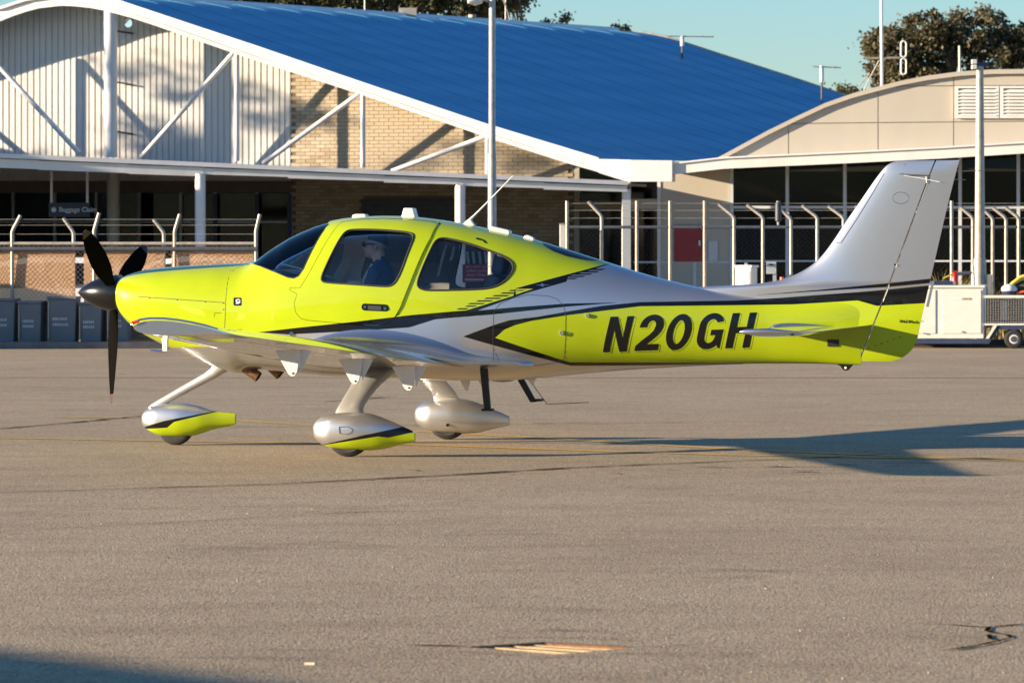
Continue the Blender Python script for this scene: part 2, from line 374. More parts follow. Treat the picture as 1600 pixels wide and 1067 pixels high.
ground_strip([(1002, 1010), (1060, 1008), (1120, 1005), (1180, 1007)], 0.025, 'pavement_crack', M['stain'], 0.004, 0.7, 0.05, 74, True, 0.02)
for k, (x, y, l) in enumerate([(1085, 731, 60), (1190, 730, 45), (1290, 727, 50), (1380, 729, 60), (1040, 735, 24), (1240, 738, 40), (955, 741, 18), (640, 736, 16)]):
    ground_strip([(x, y), (x + l * 0.5, y - 0.6), (x + l, y + 0.3)], 0.035, 'skid_mark', M['tar'], 0.0055, 0.6, 0.06, 90 + k, True, 0.01)
# small chips of stone and litter on the apron
r = random.Random(5); mb = MB()
for k in range(170):
    py = 600 + 467 * r.random() ** 0.8; px = r.uniform(-20, 1620); c = gpt(px, py); s = r.uniform(0.003, 0.008)
    mb.box(c + Vector((0, 0, s * 0.4)), s * r.uniform(0.8, 1.8), s, s * 0.8, Matrix.Rotation(r.uniform(0, 3), 3, 'Z'))
pe = mb.build('loose_stone', simple('pale_stone_chip', (0.30, 0.26, 0.20), 0.8, var=0.3, vscale=40)); tag(pe, 'scattered pale stone chips lying on the asphalt', 'stones', kind='stuff')
for k, (pts, w) in enumerate([([(700, 1000), (780, 997), (850, 995.5), (930, 997.5), (1010, 1002)], 0.10), ([(690, 1016), (760, 1020), (860, 1027), (960, 1020)], 0.07), ([(650, 1009), (690, 1010), (730, 1011)], 0.08), ([(990, 1010), (1040, 1009), (1090, 1007)], 0.07)]):
    ground_strip(pts, w, 'rust_stain', M['ruststain'], 0.0022 + 0.0004 * k, 0.6, 0.05, 120 + k, True, 0.02)
for k in range(16):
    rr = random.Random(300 + k); x = rr.uniform(-50, 1650); y = rr.uniform(610, 1040); l = rr.uniform(120, 480); ground_strip([(x, y), (x + l * .3, y - rr.uniform(-4, 4)), (x + l * .7, y + rr.uniform(-6, 6)), (x + l, y + rr.uniform(-5, 5))], rr.uniform(.25, .8), 'dirt_stain', M['stain2'], 0.0012 + 0.00006 * k, 0.3, 0.2, 200 + k, True, 0.06)
# twigs by the drain
tw = MB().tube([gpt(476, 1038.6, 0.006), gpt(492, 1039.2, 0.007)], 0.006, 5).build('twig', M['belt']); tag(tw, 'short pale twig on the asphalt left of the drain', 'twig')

# drain grate: a frame round a pit and loose bars, all sunk to the paving
drain = empty('drain_grate', sum(Gc, Vector()) / 4); tag(drain, 'rusty barred drain grate set flush in the asphalt', 'drain grate')
dl = drain.location; loc = [g - dl for g in Gc]
mb = MB()
for i in range(4):
    a, b = loc[i], loc[(i + 1) % 4]; mb.add([a, b, b + Vector((0, 0, -0.3)), a + Vector((0, 0, -0.3))], [(0, 1, 2, 3)])
mb.add([p + Vector((0, 0, -0.3)) for p in loc], [(0, 1, 2, 3)]); mb.build('pit', M['black_rough'], drain)
for i in range(4):
    a, b = loc[i], loc[(i + 1) % 4]; c = sum(loc, Vector()) / 4; ia = a.lerp(c, 0.07); ib = b.lerp(c, 0.07)
    MB().prism([a + Vector((0, 0, -0.004)), b + Vector((0, 0, -0.004)), ib + Vector((0, 0, -0.004)), ia + Vector((0, 0, -0.004))], (0, 0, -0.06)).build('frame_bar', M['rust'], drain)
L_, T_, R_, B_ = [p.lerp(Vector(), 0.07) for p in loc]
nb = 11
for i in range(nb):
    t = (i + 0.5) / nb; a = L_.lerp(T_, t); b = B_.lerp(R_, t); dd = (b - a).normalized(); sd = Vector((-dd.y, dd.x, 0)) * 0.011
    MB().prism([a + sd, b + sd, b - sd, a - sd], (0, 0, -0.03)).build('bar', M['grate'], drain).location.z = -0.010 + 0.003 * math.sin(i * 2.3)

# ================================================================== terminal on the left
W = Plane(300, 106, -16); T = W.off(1.2); C = Plane(300, 97, 4)
fl = lin([(-420, 165), (-360, 143), (-175, 83), (-90, 55), (0, 33), (30, 21), (60, 13), (95, 9), (130, 10.5), (165, 17), (205, 28), (245, 41), (290, 57), (365, 83), (400, 95), (550, 143), (660, 180), (760, 214), (880, 253), (990, 284)])
fu = lin([(-420, 128), (-360, 108), (-175, 46), (-90, 18), (0, 12), (40, -1), (95, -9), (140, -8), (180, 0), (300, 40), (400, 73), (560, 128), (760, 195), (935, 248)])
term = empty('terminal_building', W.w(0, 0)); tag(term, 'terminal with blue roof, cream brick and white arched gable', 'building')
def sub(mb, name, mat, parent=term, **k):
    o = mb.build(name, mat, None, **k)
    o.parent = parent; o.matrix_parent_inverse = Matrix.Translation(-parent_loc(parent)); return o
def parent_loc(p):
    l = Vector(p.location)
    while p.parent: p = p.parent; l += Vector(p.location)
    return l
xs = [-420, -360, -300, -240, -175, -130, -90, -45, 0, 20, 40, 60, 80, 95, 115, 140, 165, 180, 205, 245, 290, 330, 365, 400, 450, 500, 560, 620, 680, 760, 840, 890, 935]
# gable fascia: a deep white board along the arch with a thin capping
mb = MB(); ext = -T.n * 0.16
for a, b in zip(xs, xs[1:]): mb.prism([T.pt(a, fl(a)), T.pt(b, fl(b)), T.pt(b, fu(b)), T.pt(a, fu(a))], ext)
sub(mb, 'gable_fascia', M['white_paint'])
mb = MB(); T2 = T.off(0.05)
for a, b in zip(xs, xs[1:]): mb.prism([T2.pt(a, fl(a) + 0.5), T2.pt(b, fl(b) + 0.5), T2.pt(b, fl(b) - 6), T2.pt(a, fl(a) - 6)], -T.n * 0.045)
sub(mb, 'gable_lower_flange', M['white_paint'])
mb = MB(); T3 = T.off(0.09)
for a, b in zip(xs, xs[1:]): mb.prism([T3.pt(a, fu(a) + 3), T3.pt(b, fu(b) + 3), T3.pt(b, fu(b) - 1.5), T3.pt(a, fu(a) - 1.5)], -T.n * 0.08)
sub(mb, 'gable_capping', M['white_steel'])
# vaulted blue roof running back from the gable
V = Vector((13.5, 20.0, 0)); rows = 14
front = [T.off(0.02).pt(x, fu(x) + 0.5) for x in xs]
vs = []; fs = []; n = len(front)
for j in range(rows + 1):
    for p in front: vs.append(p + V * (j / rows))
for j in range(rows):
    for i in range(n - 1): fs.append((j * n + i, j * n + i + 1, (j + 1) * n + i + 1, (j + 1) * n + i))
mb = MB(); mb.add(vs, fs); ro = sub(mb, 'roof', M['roof'], smooth=60)
uv = ro.data.uv_layers.new(name='uv')
for lp in ro.data.loops:
    i = lp.vertex_index; uv.data[lp.index].uv = ((i % n) / n * 2.2, (i // n) / rows)
for j in range(1, 17):
    mbr = MB(); o_ = V * (j / 17.0)
    for a, b in zip(front[13:], front[14:]): mbr.prism([a + o_ + Vector((0, 0, -.01)), b + o_ + Vector((0, 0, -.01)), b + o_ + Vector((.01, .015, -.01)), a + o_ + Vector((.01, .015, -.01))], (0, 0, 0.022))
    sub(mbr, 'roof_seam', M['roof'])
sub(MB().tube([f + Vector((0, 0, 0.03)) for f in (front[xs.index(95)], front[xs.index(95)] + V)], 0.10, 8), 'ridge_capping', M['white_steel'])
mb = MB(); bk = [p + V for p in front]
for a, b in zip(bk[13:], bk[14:]): mb.prism([a, b, b + Vector((0, 0, 0.045)), a + Vector((0, 0, 0.045))], (0.05, 0.07, 0))
sub(mb, 'verge_trim', M['galv'])
# corrugated sheets behind the truss
sh = []; x0 = -330
while x0 < 452:
    x1 = min(x0 + 48, 455); sh.append((x0, x1)); x0 = x1
for a, b in sh:
    sa, sb = W.s_of(a), W.s_of(b); nr = max(1, round((sb - sa) / 0.155)); prof = []
    for k in range(nr):
        q = sa + (sb - sa) * k / nr; w_ = (sb - sa) / nr
        prof += [(q, 0.0), (q + w_ * 0.70, 0.0), (q + w_ * 0.78, -0.035), (q + w_ * 0.92, -0.035)]
    prof.append((sb - 0.004, 0.0)); vs = []; fs = []
    pxf = lambda q: a + (b - a) * (q - sa) / (sb - sa)
    for q, o in prof:
        pt = W.pt(pxf(q), (fl(pxf(q)) + fu(pxf(q))) / 2)
        vs += [W.w(q, 2.95, o), W.w(q, pt.z, o)]
    for k in range(len(prof) - 1): fs.append((2 * k, 2 * k + 2, 2 * k + 3, 2 * k + 1))
    sub(MB().add(vs, fs), 'wall_sheet', M['wall_sheet'], fix=False)
# brick wall
S0, S1 = W.s_of(455), W.s_of(897)
bw = MB(); N = 30; pxs = [455 + (897 - 455) * i / N for i in range(N + 1)]
poly = [W.w(W.s_of(p), 0, -0.012) for p in (455, 897)] + [W.off(-0.012).pt(p, (fl(p) + fu(p)) / 2) for p in pxs[::-1]]
wall = sub(bw.prism(poly, -W.n * 0.2), 'brick_wall', M['mortar'])
door_s = (W.s_of(565), W.s_of(713)); door_z = W.pt(640, 309).z
bl, bh = 0.230, 0.076; pitch_l, pitch_h = 0.240, 0.086
brick_me = MB().box((0, 0, 0), bl, 0.05, bh).mesh('brick'); brick_me.materials.append(M['brick'])
half_me = MB().box((0, 0, 0), bl / 2 - 0.005, 0.05, bh).mesh('half_brick'); half_me.materials.append(M['brick'])
cand = []; rowi = 0; z = 0.043; ppx = lin([(W.s_of(p), p) for p in pxs])
while z < 7.5:
    s = S0 + (0.12 if rowi % 2 else 0.0) + bl / 2
    while s < S1 - bl / 2:
        px = ppx(s); p = W.w(s, z); top = W.pt(px, fl(px) - 8).z
        if z < top and z > 1.6 and not (door_s[0] < s < door_s[1] and z < door_z): cand.append((s, z))
        s += pitch_l
    z += pitch_h; rowi += 1
rot = Matrix.Rotation(R(-16), 4, 'Z'); base_wall = parent_loc(wall)
def vis(s, z):
    p = W.w(s, z); d = p.y + D0; px = 800 + p.x * F / d; py = YH - (z - HC) * F / d
    return py < 262 + 0.044 * (px - 455) and py > fl(px) + 4
lit = [c for c in cand if vis(*c)]; lit.sort(key=lambda c: -c[0]); picked = set(lit[:300]); rest = MB(); rb = random.Random(3)
for (s, z) in cand:
    o_ = rb.uniform(-0.004, 0.004)
    if (s, z) in picked:
        o = bpy.data.objects.new('brick', brick_me); COL.objects.link(o); o.parent = wall
        o.location = W.w(s, z, -0.012 + o_) ; o.rotation_euler.z = R(-16)
    else: rest.box(W.w(s, z, -0.012 + o_), bl, 0.05, bh, rot.to_3x3())
rs = rest.build('brickwork', M['brick'], None, fix=False); rs.parent = wall; rs['kind'] = 'stuff'
# roller door in the brick: ribbed slats
dz = door_z - 0.02; k = 0
while dz > 1.2:
    sub(MB().prism([W.w(door_s[0], dz - 0.105, -0.01), W.w(door_s[1], dz - 0.105, -0.01), W.w(door_s[1], dz, -0.01), W.w(door_s[0], dz, -0.01)], W.n * 0.03), 'roller_door_slat', M['rail_dark']); dz -= 0.115
# truss members in front of the wall
TB = T.off(-0.12)
def member(p, q, rad, name, mat=M['white_steel'], pl=TB, n=10): return sub(MB().tube([pl.pt(*p), pl.pt(*q)], rad, n), name, mat, smooth=True)
for p, q in [((-40, 62), (124, 240)), ((220, 247), (364, 84)), ((411, 256), (561, 147)), ((612, 268), (760, 213)), ((-90, 243), (-250, 108))]: member(p, q, 0.058, 'brace')
for p, q in [((370, 85), (370, 252)), ((567, 148), (567, 262)), ((762, 214), (762, 272)), ((-40, 60), (-40, 240))]: member(p, q, 0.062, 'truss_post')
member((173, 14), (173, 246), 0.155, 'column', n=16); member((177, 262), (177, 440), 0.15, 'column', M['white_paint'], n=16)
for y in (51, 131, 208): member((183, y - 2), (208, y + 2), 0.025, 'pipe_bracket', M['rail_dark'], W.off(0.1), 6)
# canopy: edge beam, sheet, posts
cx = [-700, -300, -80, 60, 200, 313, 450, 600, 719, 850, 980]
ct = lin([(-700, 209), (0, 240), (980, 283)]); 
mb = MB()
for a, b in zip(cx, cx[1:]): mb.prism([C.pt(a, ct(a) + 9), C.pt(b, ct(b) + 8), C.pt(b, ct(b) + 17 + (a < 300) * 5), C.pt(a, ct(a) + 19 + (a < 300) * 4)], -C.n * 0.12)
sub(mb, 'canopy_beam', M['white_paint'])
Cc = C.off(0.06)
sub(MB().prism([Cc.pt(-700, ct(-700)), Cc.pt(981, ct(981)), Cc.pt(981, ct(981) + 6.5), Cc.pt(-700, ct(-700) + 7.5)], -C.n * 0.2), 'canopy_gutter', M['white_steel'])
a0, a1 = C.off(-0.14).pt(-700, ct(-700) + 4), C.off(-0.14).pt(975, ct(975) + 4); b0, b1 = W.w((a0 - W.p).dot(W.dir), a0.z, 0.02), W.w((a1 - W.p).dot(W.dir), a1.z, 0.02)
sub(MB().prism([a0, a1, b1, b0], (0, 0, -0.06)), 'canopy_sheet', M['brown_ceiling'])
for x, w_ in ((313, 0.115), (719, 0.115)):
    p = C.off(-0.06).pt(x, ct(x) + 18); sub(MB().tube([p, Vector((p.x, p.y, 0))], w_, 14), 'canopy_post', M['white_steel'], smooth=True)
    for dx in (-9, 9):
        for dy in (3, 7.5, 12): q = C.pt(x + dx * 0.5, ct(x) + 5 + dy); sub(MB().tube([q, q + C.n * 0.02], 0.014, 6), 'bolt', M['steel'])
p = C.off(-0.1).pt(979, 296); sub(MB().prism([p + C.dir * -0.09, p + C.dir * 0.09, p + C.dir * 0.09 - C.n * 0.16, p - C.dir * 0.09 - C.n * 0.16], (0, 0, -p.z)), 'canopy_post', M['white_paint'])
# shaded shopfront below the canopy
Wi = W.off(-0.02)
def quad(pl, x0, x1, y0, y1, th, name, mat, parent=term, label=None):
    o = sub(MB().prism([pl.pt(x0, y0), pl.pt(x1, y0), pl.pt(x1, y1), pl.pt(x0, y1)], -pl.n * th), name, mat, parent)
    if label: o['label'] = label
    return o
GB = 492
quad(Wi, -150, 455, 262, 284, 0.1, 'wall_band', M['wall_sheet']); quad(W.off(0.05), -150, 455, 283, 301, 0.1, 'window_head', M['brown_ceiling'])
mull = [-120, -55, 20, 85, 150, 217, 282, 335, 400, 455]
for a, b in zip(mull, mull[1:]):
    for y0, y1 in ((301, 347), (347, 420), (420, GB)):
        quad(W.off(-0.05), a + 1, b - 1, y0 + 1, y1 - 1, 0.01, 'pane', M['pane'])
for x in mull: quad(W.off(0.02), x - 1.8, x + 1.8, 300, GB, 0.08, 'mullion', M['alu'])
for y in (347, 420): quad(W.off(0.025), -120, 455, y - 1.6, y + 1.6, 0.06, 'transom', M['alu'])
for x in (336, 401, 452): quad(W.off(0.06), x - 3, x + 3, 303, GB, 0.06, 'door_frame', M['navy'])
quad(W.off(-4.5), -260, 500, 230, GB, 0.1, 'inside_wall', M['dark_inside']); quad(W.off(-3.2), 340, 440, 306, 345, 0.05, 'reflection_board', simple('tan_reflection', (0.50, 0.36, 0.14), 0.8))  # tan board inside stands for the golden reflection in the panes
# the end bay: window with pale frames beside the brick
for y0, y1 in ((262, 281), (302, 315), (329, 440), (440, 486)): quad(W.off(-0.06), 905, 975, y0, y1, 0.01, 'pane', M['pane'])
for x0, x1 in ((897, 905), (975, 984)): quad(W.off(0.0), x0, x1, 255, 486, 0.12, 'mullion', M['cream_panel'])
for y0, y1 in ((315, 329),): quad(W.off(0.004), 897, 984, y0, y1, 0.1, 'transom', M['cream_panel'])
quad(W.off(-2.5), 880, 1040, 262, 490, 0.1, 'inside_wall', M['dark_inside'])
sub(MB().prism([T.off(0.1).pt(935, 249), T.off(0.1).pt(986, 250), T.off(0.1).pt(986, 284), T.off(0.1).pt(976, 283), T.off(0.1).pt(935, 270)], -T.n * 0.3), 'fascia_end', M['white_paint'])
# ridge clutter
def on_ridge(px, py):                 # point on the ridge line under a pixel column
    a = front[xs.index(95)]; lo, hi = 0.0, 1.0
    for _ in range(40):
        m_ = (lo + hi) / 2; p = a + V * m_; q = 800 + p.x * F / (p.y + D0)
        if q < px: lo = m_
        else: hi = m_
    return a + V * lo
o = on_ridge(637, 25); sub(MB().box(o + Vector((0, 0, 0.12)), 0.46, 0.4, 0.26), 'roof_vent_box', M['cream_panel'])
o = on_ridge(738, 30); sub(MB().tube([o, o + Vector((0, 0, 0.12))], 0.07, 10).tube([o + Vector((0, 0, 0.12)), o + Vector((0, 0, 0.2))], 0.11, 10), 'roof_vent', M['cream_panel'])
for x, h in ((570, 1.6), (790, 1.8)):
    o = on_ridge(x, 20); sub(MB().tube([o, o + Vector((0, 0, h))], 0.022, 6), 'roof_mast', M['galv'])
sub(MB().tube([on_ridge(800, 0) , on_ridge(770, 0) + Vector((0, 0, 1.5))], 0.02, 6), 'roof_stay', M['galv'])
def tv_aerial(base, h, span, label, tilt=0.0):
    e = empty('roof_aerial', base); tag(e, label, 'antenna')
    MB().tube([(0, 0, 0), (0, 0, h)], 0.03, 6).build('mast', M['rail_dark'], e); MB().tube([(0, 0, h * 0.55), (0, 0, h)], 0.055, 8).build('mast_sleeve', M['white_steel'], e)
    MB().tube([(-span * 0.45, 0, h * 0.98), (span, 0, h * 0.95)], 0.018, 6).build('boom', M['galv'], e)
    for k in range(5): q = -span * 0.4 + span * 1.35 * k / 4; MB().tube([(q, -0.4, h * 0.97), (q, 0.4, h * 0.97)], 0.008, 5).build('element', M['galv'], e)
    return e
def behind(px, py, d): return at(px, py, d)
tv_aerial(at(1066, 92, 122) , 0.62, 0.85, 'thin aerial on the sloping far edge of the blue roof')
tv_aerial(at(1284, 160, 118), 0.95, 0.5, 'short aerial mast where the blue roof meets the cream gable')
# hanging sign and flood light
sgn = empty('hanging_sign', C.off(-2.6).pt(108, 328)); tag(sgn, 'dark hanging sign reading Baggage Claim under the canopy', 'sign'); SP = C.off(-2.6); z0 = Vector(sgn.location)
def lp(pl, x, y): return pl.pt(x, y) - z0
MB().prism([lp(SP, 76, 317), lp(SP, 140, 317), lp(SP, 140, 339), lp(SP, 76, 339)], -SP.n * 0.08).build('board', M['sign_navy'], sgn)
for x in (80.5, 136.5): MB().tube([lp(SP, x, 317), lp(SP, x, 268)], 0.03, 8).build('hanger', M['white_steel'], sgn)
def text(s, size, mat, parent, loc, rx=90, rz=0, shear=0.0, name='lettering', bold=0.0, align='LEFT', ext=0.002):
    cu = bpy.data.curves.new(name, 'FONT'); cu.body = s; cu.size = size; cu.shear = shear; cu.offset = bold; cu.align_x = align; cu.extrude = ext
    o = bpy.data.objects.new(name, cu); COL.objects.link(o); dg = bpy.context.evaluated_depsgraph_get(); me = bpy.data.meshes.new_from_object(o.evaluated_get(dg))
    bpy.data.objects.remove(o); me.materials.clear(); me.materials.append(mat); o = bpy.data.objects.new(name, me); COL.objects.link(o); o.parent = parent; o.location = loc; o.rotation_euler = (R(rx), 0, R(rz)); return o
text('Baggage Claim', 0.145, M['sign_text'], sgn, lp(SP.off(0.004), 92, 331), 90, 4, bold=0.002)
MB().tube([lp(SP, 84, 328), lp(SP.off(0.006), 84, 328)], 0.055, 16).build('symbol', M['sign_text'], sgn)
flo = empty('flood_light', T.off(-0.3).pt(203, 36)); tag(flo, 'round flood light under the gable beside the big column', 'lamp')
MB().tube([(0, 0.1, 0), (0, -0.06, 0), (-0.02, -0.16, -0.02)], [0.07, 0.09, 0.115], 14).build('housing', M['steel'], flo, smooth=True); MB().tube([(-0.022, -0.165, -0.02), (-0.024, -0.17, -0.02)], 0.1, 14).build('lens', M['chrome'], flo); MB().tube([(0.04, 0, 0.05), (0.12, 0.1, 0.16)], 0.025, 6).build('bracket', M['galv'], flo)

# ================================================================== building on the right
RW = Plane(1300, 99, -9); RF = RW.off(1.5); RG = RW.off(0.95)
rb_ = empty('arched_building', RW.w(0, 0)); tag(rb_, 'cream building with shallow arched gable, white louvres and dark windows', 'building')
arch = [(1105, 256), (1130, 243), (1165, 224), (1200, 205), (1245, 183), (1290, 162), (1330, 148), (1370, 137), (1410, 127), (1450, 119.5), (1500, 113), (1550, 110), (1600, 109.5), (1660, 112), (1720, 118), (1780, 130)]
af = lin(arch)
fb = lin([(1050, 256), (1130, 247), (1330, 238), (1470, 231), (1600, 223), (1780, 212)])
body = [RG.pt(*p) for p in arch] + [RG.pt(1780, 225), RG.pt(1105, 262)]
sub(MB().prism(body, -RG.n * 9.0), 'gable_body', M['cream_panel'], rb_)
def panel(x0, x1, ytop, ybot, pl=RG.off(0.03)):
    n_ = 6; up = [(x0 + (x1 - x0) * i / n_) for i in range(n_ + 1)]
    tp = [(x, ytop(x)) for x in up]; bt = [(x, ybot(x)) for x in up[::-1]]
    if max(b[1] - t[1] for t, b in zip(tp, bt[::-1])) < 1: return
    tp = [(x, min(y, ybot(x) - 0.3)) for x, y in tp]
    sub(MB().prism([pl.pt(*p) for p in tp + bt], -pl.n * 0.028), 'cladding_panel', M['cream_panel'], rb_)
seam = lin([(1130, 195), (1235, 193.5), (1372, 192), (1600, 190), (1780, 188)]); seam2 = lin([(1300, 136), (1410, 135), (1600, 134), (1780, 134)])
edge = lambda x: af(x) + 6; low = lambda x: fb(x) + 1
for x0, x1 in ((1130, 1231.3), (1232.7, 1371.3), (1372.7, 1489.3), (1490.7, 1610), (1611, 1780)):
    panel(x0, x1, lambda x: max(edge(x), seam(x) + 0.7), low)
    panel(x0, x1, lambda x: max(edge(x), seam2(x) + 0.7), lambda x: seam(x) - 0.7)
    panel(x0, x1, edge, lambda x: seam2(x) - 0.7)
mb = MB(); RE = RG.off(0.12)
for a, b in zip(arch, arch[1:]): mb.prism([RE.pt(a[0], a[1] - 1), RE.pt(b[0], b[1] - 1), RE.pt(b[0], b[1] + 6), RE.pt(a[0], a[1] + 6)], -RG.n * 0.115)
sub(mb, 'arch_trim', M['cream_panel'], rb_)
for x0, x1 in ((1492, 1561), (1562.5, 1632)):
    lf = sub(MB().prism([RG.off(0.035).pt(x0, 136), RG.off(0.035).pt(x1, 136), RG.off(0.035).pt(x1, 184), RG.off(0.035).pt(x0, 184)], RG.n * 0.012), 'louvre_panel', M['black_rough'], rb_)
    for (u0, u1, v0, v1) in ((x0, x1, 135, 138.5), (x0, x1, 181, 185), (x0, x0 + 5.5, 138.5, 181), (x1 - 4, x1, 138.5, 181)):
        sub(MB().prism([RG.off(0.045).pt(u0, v0), RG.off(0.045).pt(u1, v0), RG.off(0.045).pt(u1, v1), RG.off(0.045).pt(u0, v1)], RG.n * 0.06), 'louvre_frame', M['white_paint'], rb_)
    for k in range(8):
        y = 139.5 + k * 5.25; A_ = RG.off(0.05); B2 = RG.off(0.12)
        sub(MB().prism([A_.pt(x0 + 5.5, y), A_.pt(x1 - 4, y), B2.pt(x1 - 4, y + 4.4), B2.pt(x0 + 5.5, y + 4.4)], (0, 0, -0.014)), 'louvre_slat', M['white_paint'], rb_)
fx = [1050, 1130, 1230, 1330, 1470, 1600, 1700, 1780]; fb2 = lambda x: fb(x) + 17
mb = MB()
for a, b in zip(fx, fx[1:]): mb.prism([RF.pt(a, fb(a)), RF.pt(b, fb(b)), RF.pt(b, fb2(b)), RF.pt(a, fb2(a))], -RF.n * 0.12)
sub(mb, 'fascia', M['white_paint'], rb_)
mb = MB(); RF2 = RF.off(0.05)
for a, b in zip(fx, fx[1:]): mb.prism([RF2.pt(a, fb(a) - 1.5), RF2.pt(b, fb(b) - 1.5), RF2.pt(b, fb(b) + 1), RF2.pt(a, fb(a) + 1)], -RF.n * 0.9)
sub(mb, 'fascia_flashing', M['white_steel'], rb_)
mb = MB(); soff = RF.off(-0.13)
for a, b in zip(fx, fx[1:]): 
    p, q = soff.pt(a, fb2(a) - 3), soff.pt(b, fb2(b) - 3); mb.prism([p, q, q - RF.n * 1.6, p - RF.n * 1.6], (0, 0, 0.04))
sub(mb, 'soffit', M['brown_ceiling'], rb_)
sub(MB().prism([RF.off(0.1).pt(986, 250.5), RF.off(0.1).pt(1050, 251), RF.off(0.1).pt(1050, 284), RF.off(0.1).pt(986, 284)], -RF.n * 0.6), 'fascia_box', M['white_steel'], rb_)
gb = YH + HC * F / 97
sub(MB().prism([RW.pt(1031, 258), RW.pt(1140, 258), RW.pt(1140, gb + 8), RW.pt(1031, gb + 8)], -RW.n * 0.2), 'wall', M['cream_panel'], rb_)
RWs = lambda *a, **k: quad(*a, **k, parent=rb_)
vm = [1143, 1230, 1320, 1410, 1500, 1591, 1690, 1780]
for a, b in zip(vm, vm[1:]):
    for y0, y1 in ((236, 324), (324, 408), (408, gb + 6)): RWs(RW.off(-0.05), a + 1.5, b - 1.5, y0, y1, 0.01, 'pane', M['pane'])
for x in vm: RWs(RW.off(0.03), x - 2.6, x + 2.6, 236, gb + 8, 0.1, 'mullion', M['alu_white'])
for y, h in ((324, 2.2), (408, 1.3)): RWs(RW.off(0.035), 1143, 1780, y - h, y + h, 0.06, 'transom', M['alu_white'])
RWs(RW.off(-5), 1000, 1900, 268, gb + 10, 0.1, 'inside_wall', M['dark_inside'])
for y0, y1 in ((284, 311), (327, 408), (410, gb)): RWs(RW.off(-0.05), 987, 1029, y0, y1, 0.01, 'pane', M['pane'])
RWs(RW.off(0.0), 985, 1031, 311, 327, 0.1, 'transom', M['cream_panel']); RWs(RW.off(0.02), 1027, 1032, 262, gb, 0.14, 'mullion', M['white_paint'])
RWs(RW.off(0.01), 990, 1143, 408.5, 411, 0.05, 'transom', M['alu_white']); RWs(RW.off(0.02), 1083, 1088, 411, gb, 0.05, 'mullion', M['alu_white'])
dr = RWs(RW.off(0.05), 1053, 1097.5, 352, 409, 0.045, 'red_door', M['red_door'], label='dark red metal door in the shaded wall')
sub(MB().tube([RW.off(0.05).pt(1093, 377), RW.off(0.12).pt(1093, 377), RW.off(0.12).pt(1093, 384)], 0.03, 6), 'door_handle', M['steel'], rb_)
RWs(RW.off(0.04), 1107, 1121.5, 377, 408, 0.035, 'notice_board', M['alu_white'])
# aerials on the arched roof
mt = empty('radio_mast', RG.off(-1.5).pt(1378, 136)); tag(mt, 'tall thin radio mast with folded loop antenna on the cream roof', 'antenna'); s_ = (97 - 1) / F
def mp(dx, dy): return Vector((dx * s_, 0, -dy * s_))
MB().tube([mp(0, 4), mp(-1, -145)], 0.035, 8).build('mast', M['white_steel'], mt, smooth=True); MB().tube([mp(-26, -46), mp(30, -47)], 0.025, 6).build('cross_arm', M['galv'], mt)
for q in ([(-5, -42), (-22, -10), (-30, 8)], [(-20, -22), (-40, 2)]): MB().tube([mp(*k) for k in q], 0.015, 6).build('stay', M['galv'], mt)
for cy in (-61, -33):
    pts = [mp(35 + 4.3 * math.cos(a) * 1.0, cy + (8.5 if math.sin(a) > 0 else -8.5) + 4.3 * math.sin(a)) for a in [2 * math.pi * k / 24 for k in range(25)]]
    MB().tube(pts, 0.022, 6, caps=False).build('loop_element', M['pale_paint'], mt, smooth=True)
w2 = MB().tube([RG.off(-1.5).pt(1499.5, 116), RG.off(-1.5).pt(1499, 72)], 0.03, 6).build('whip_antenna', M['belt']); tag(w2, 'short tan whip antenna on the cream roof behind the gable', 'antenna')

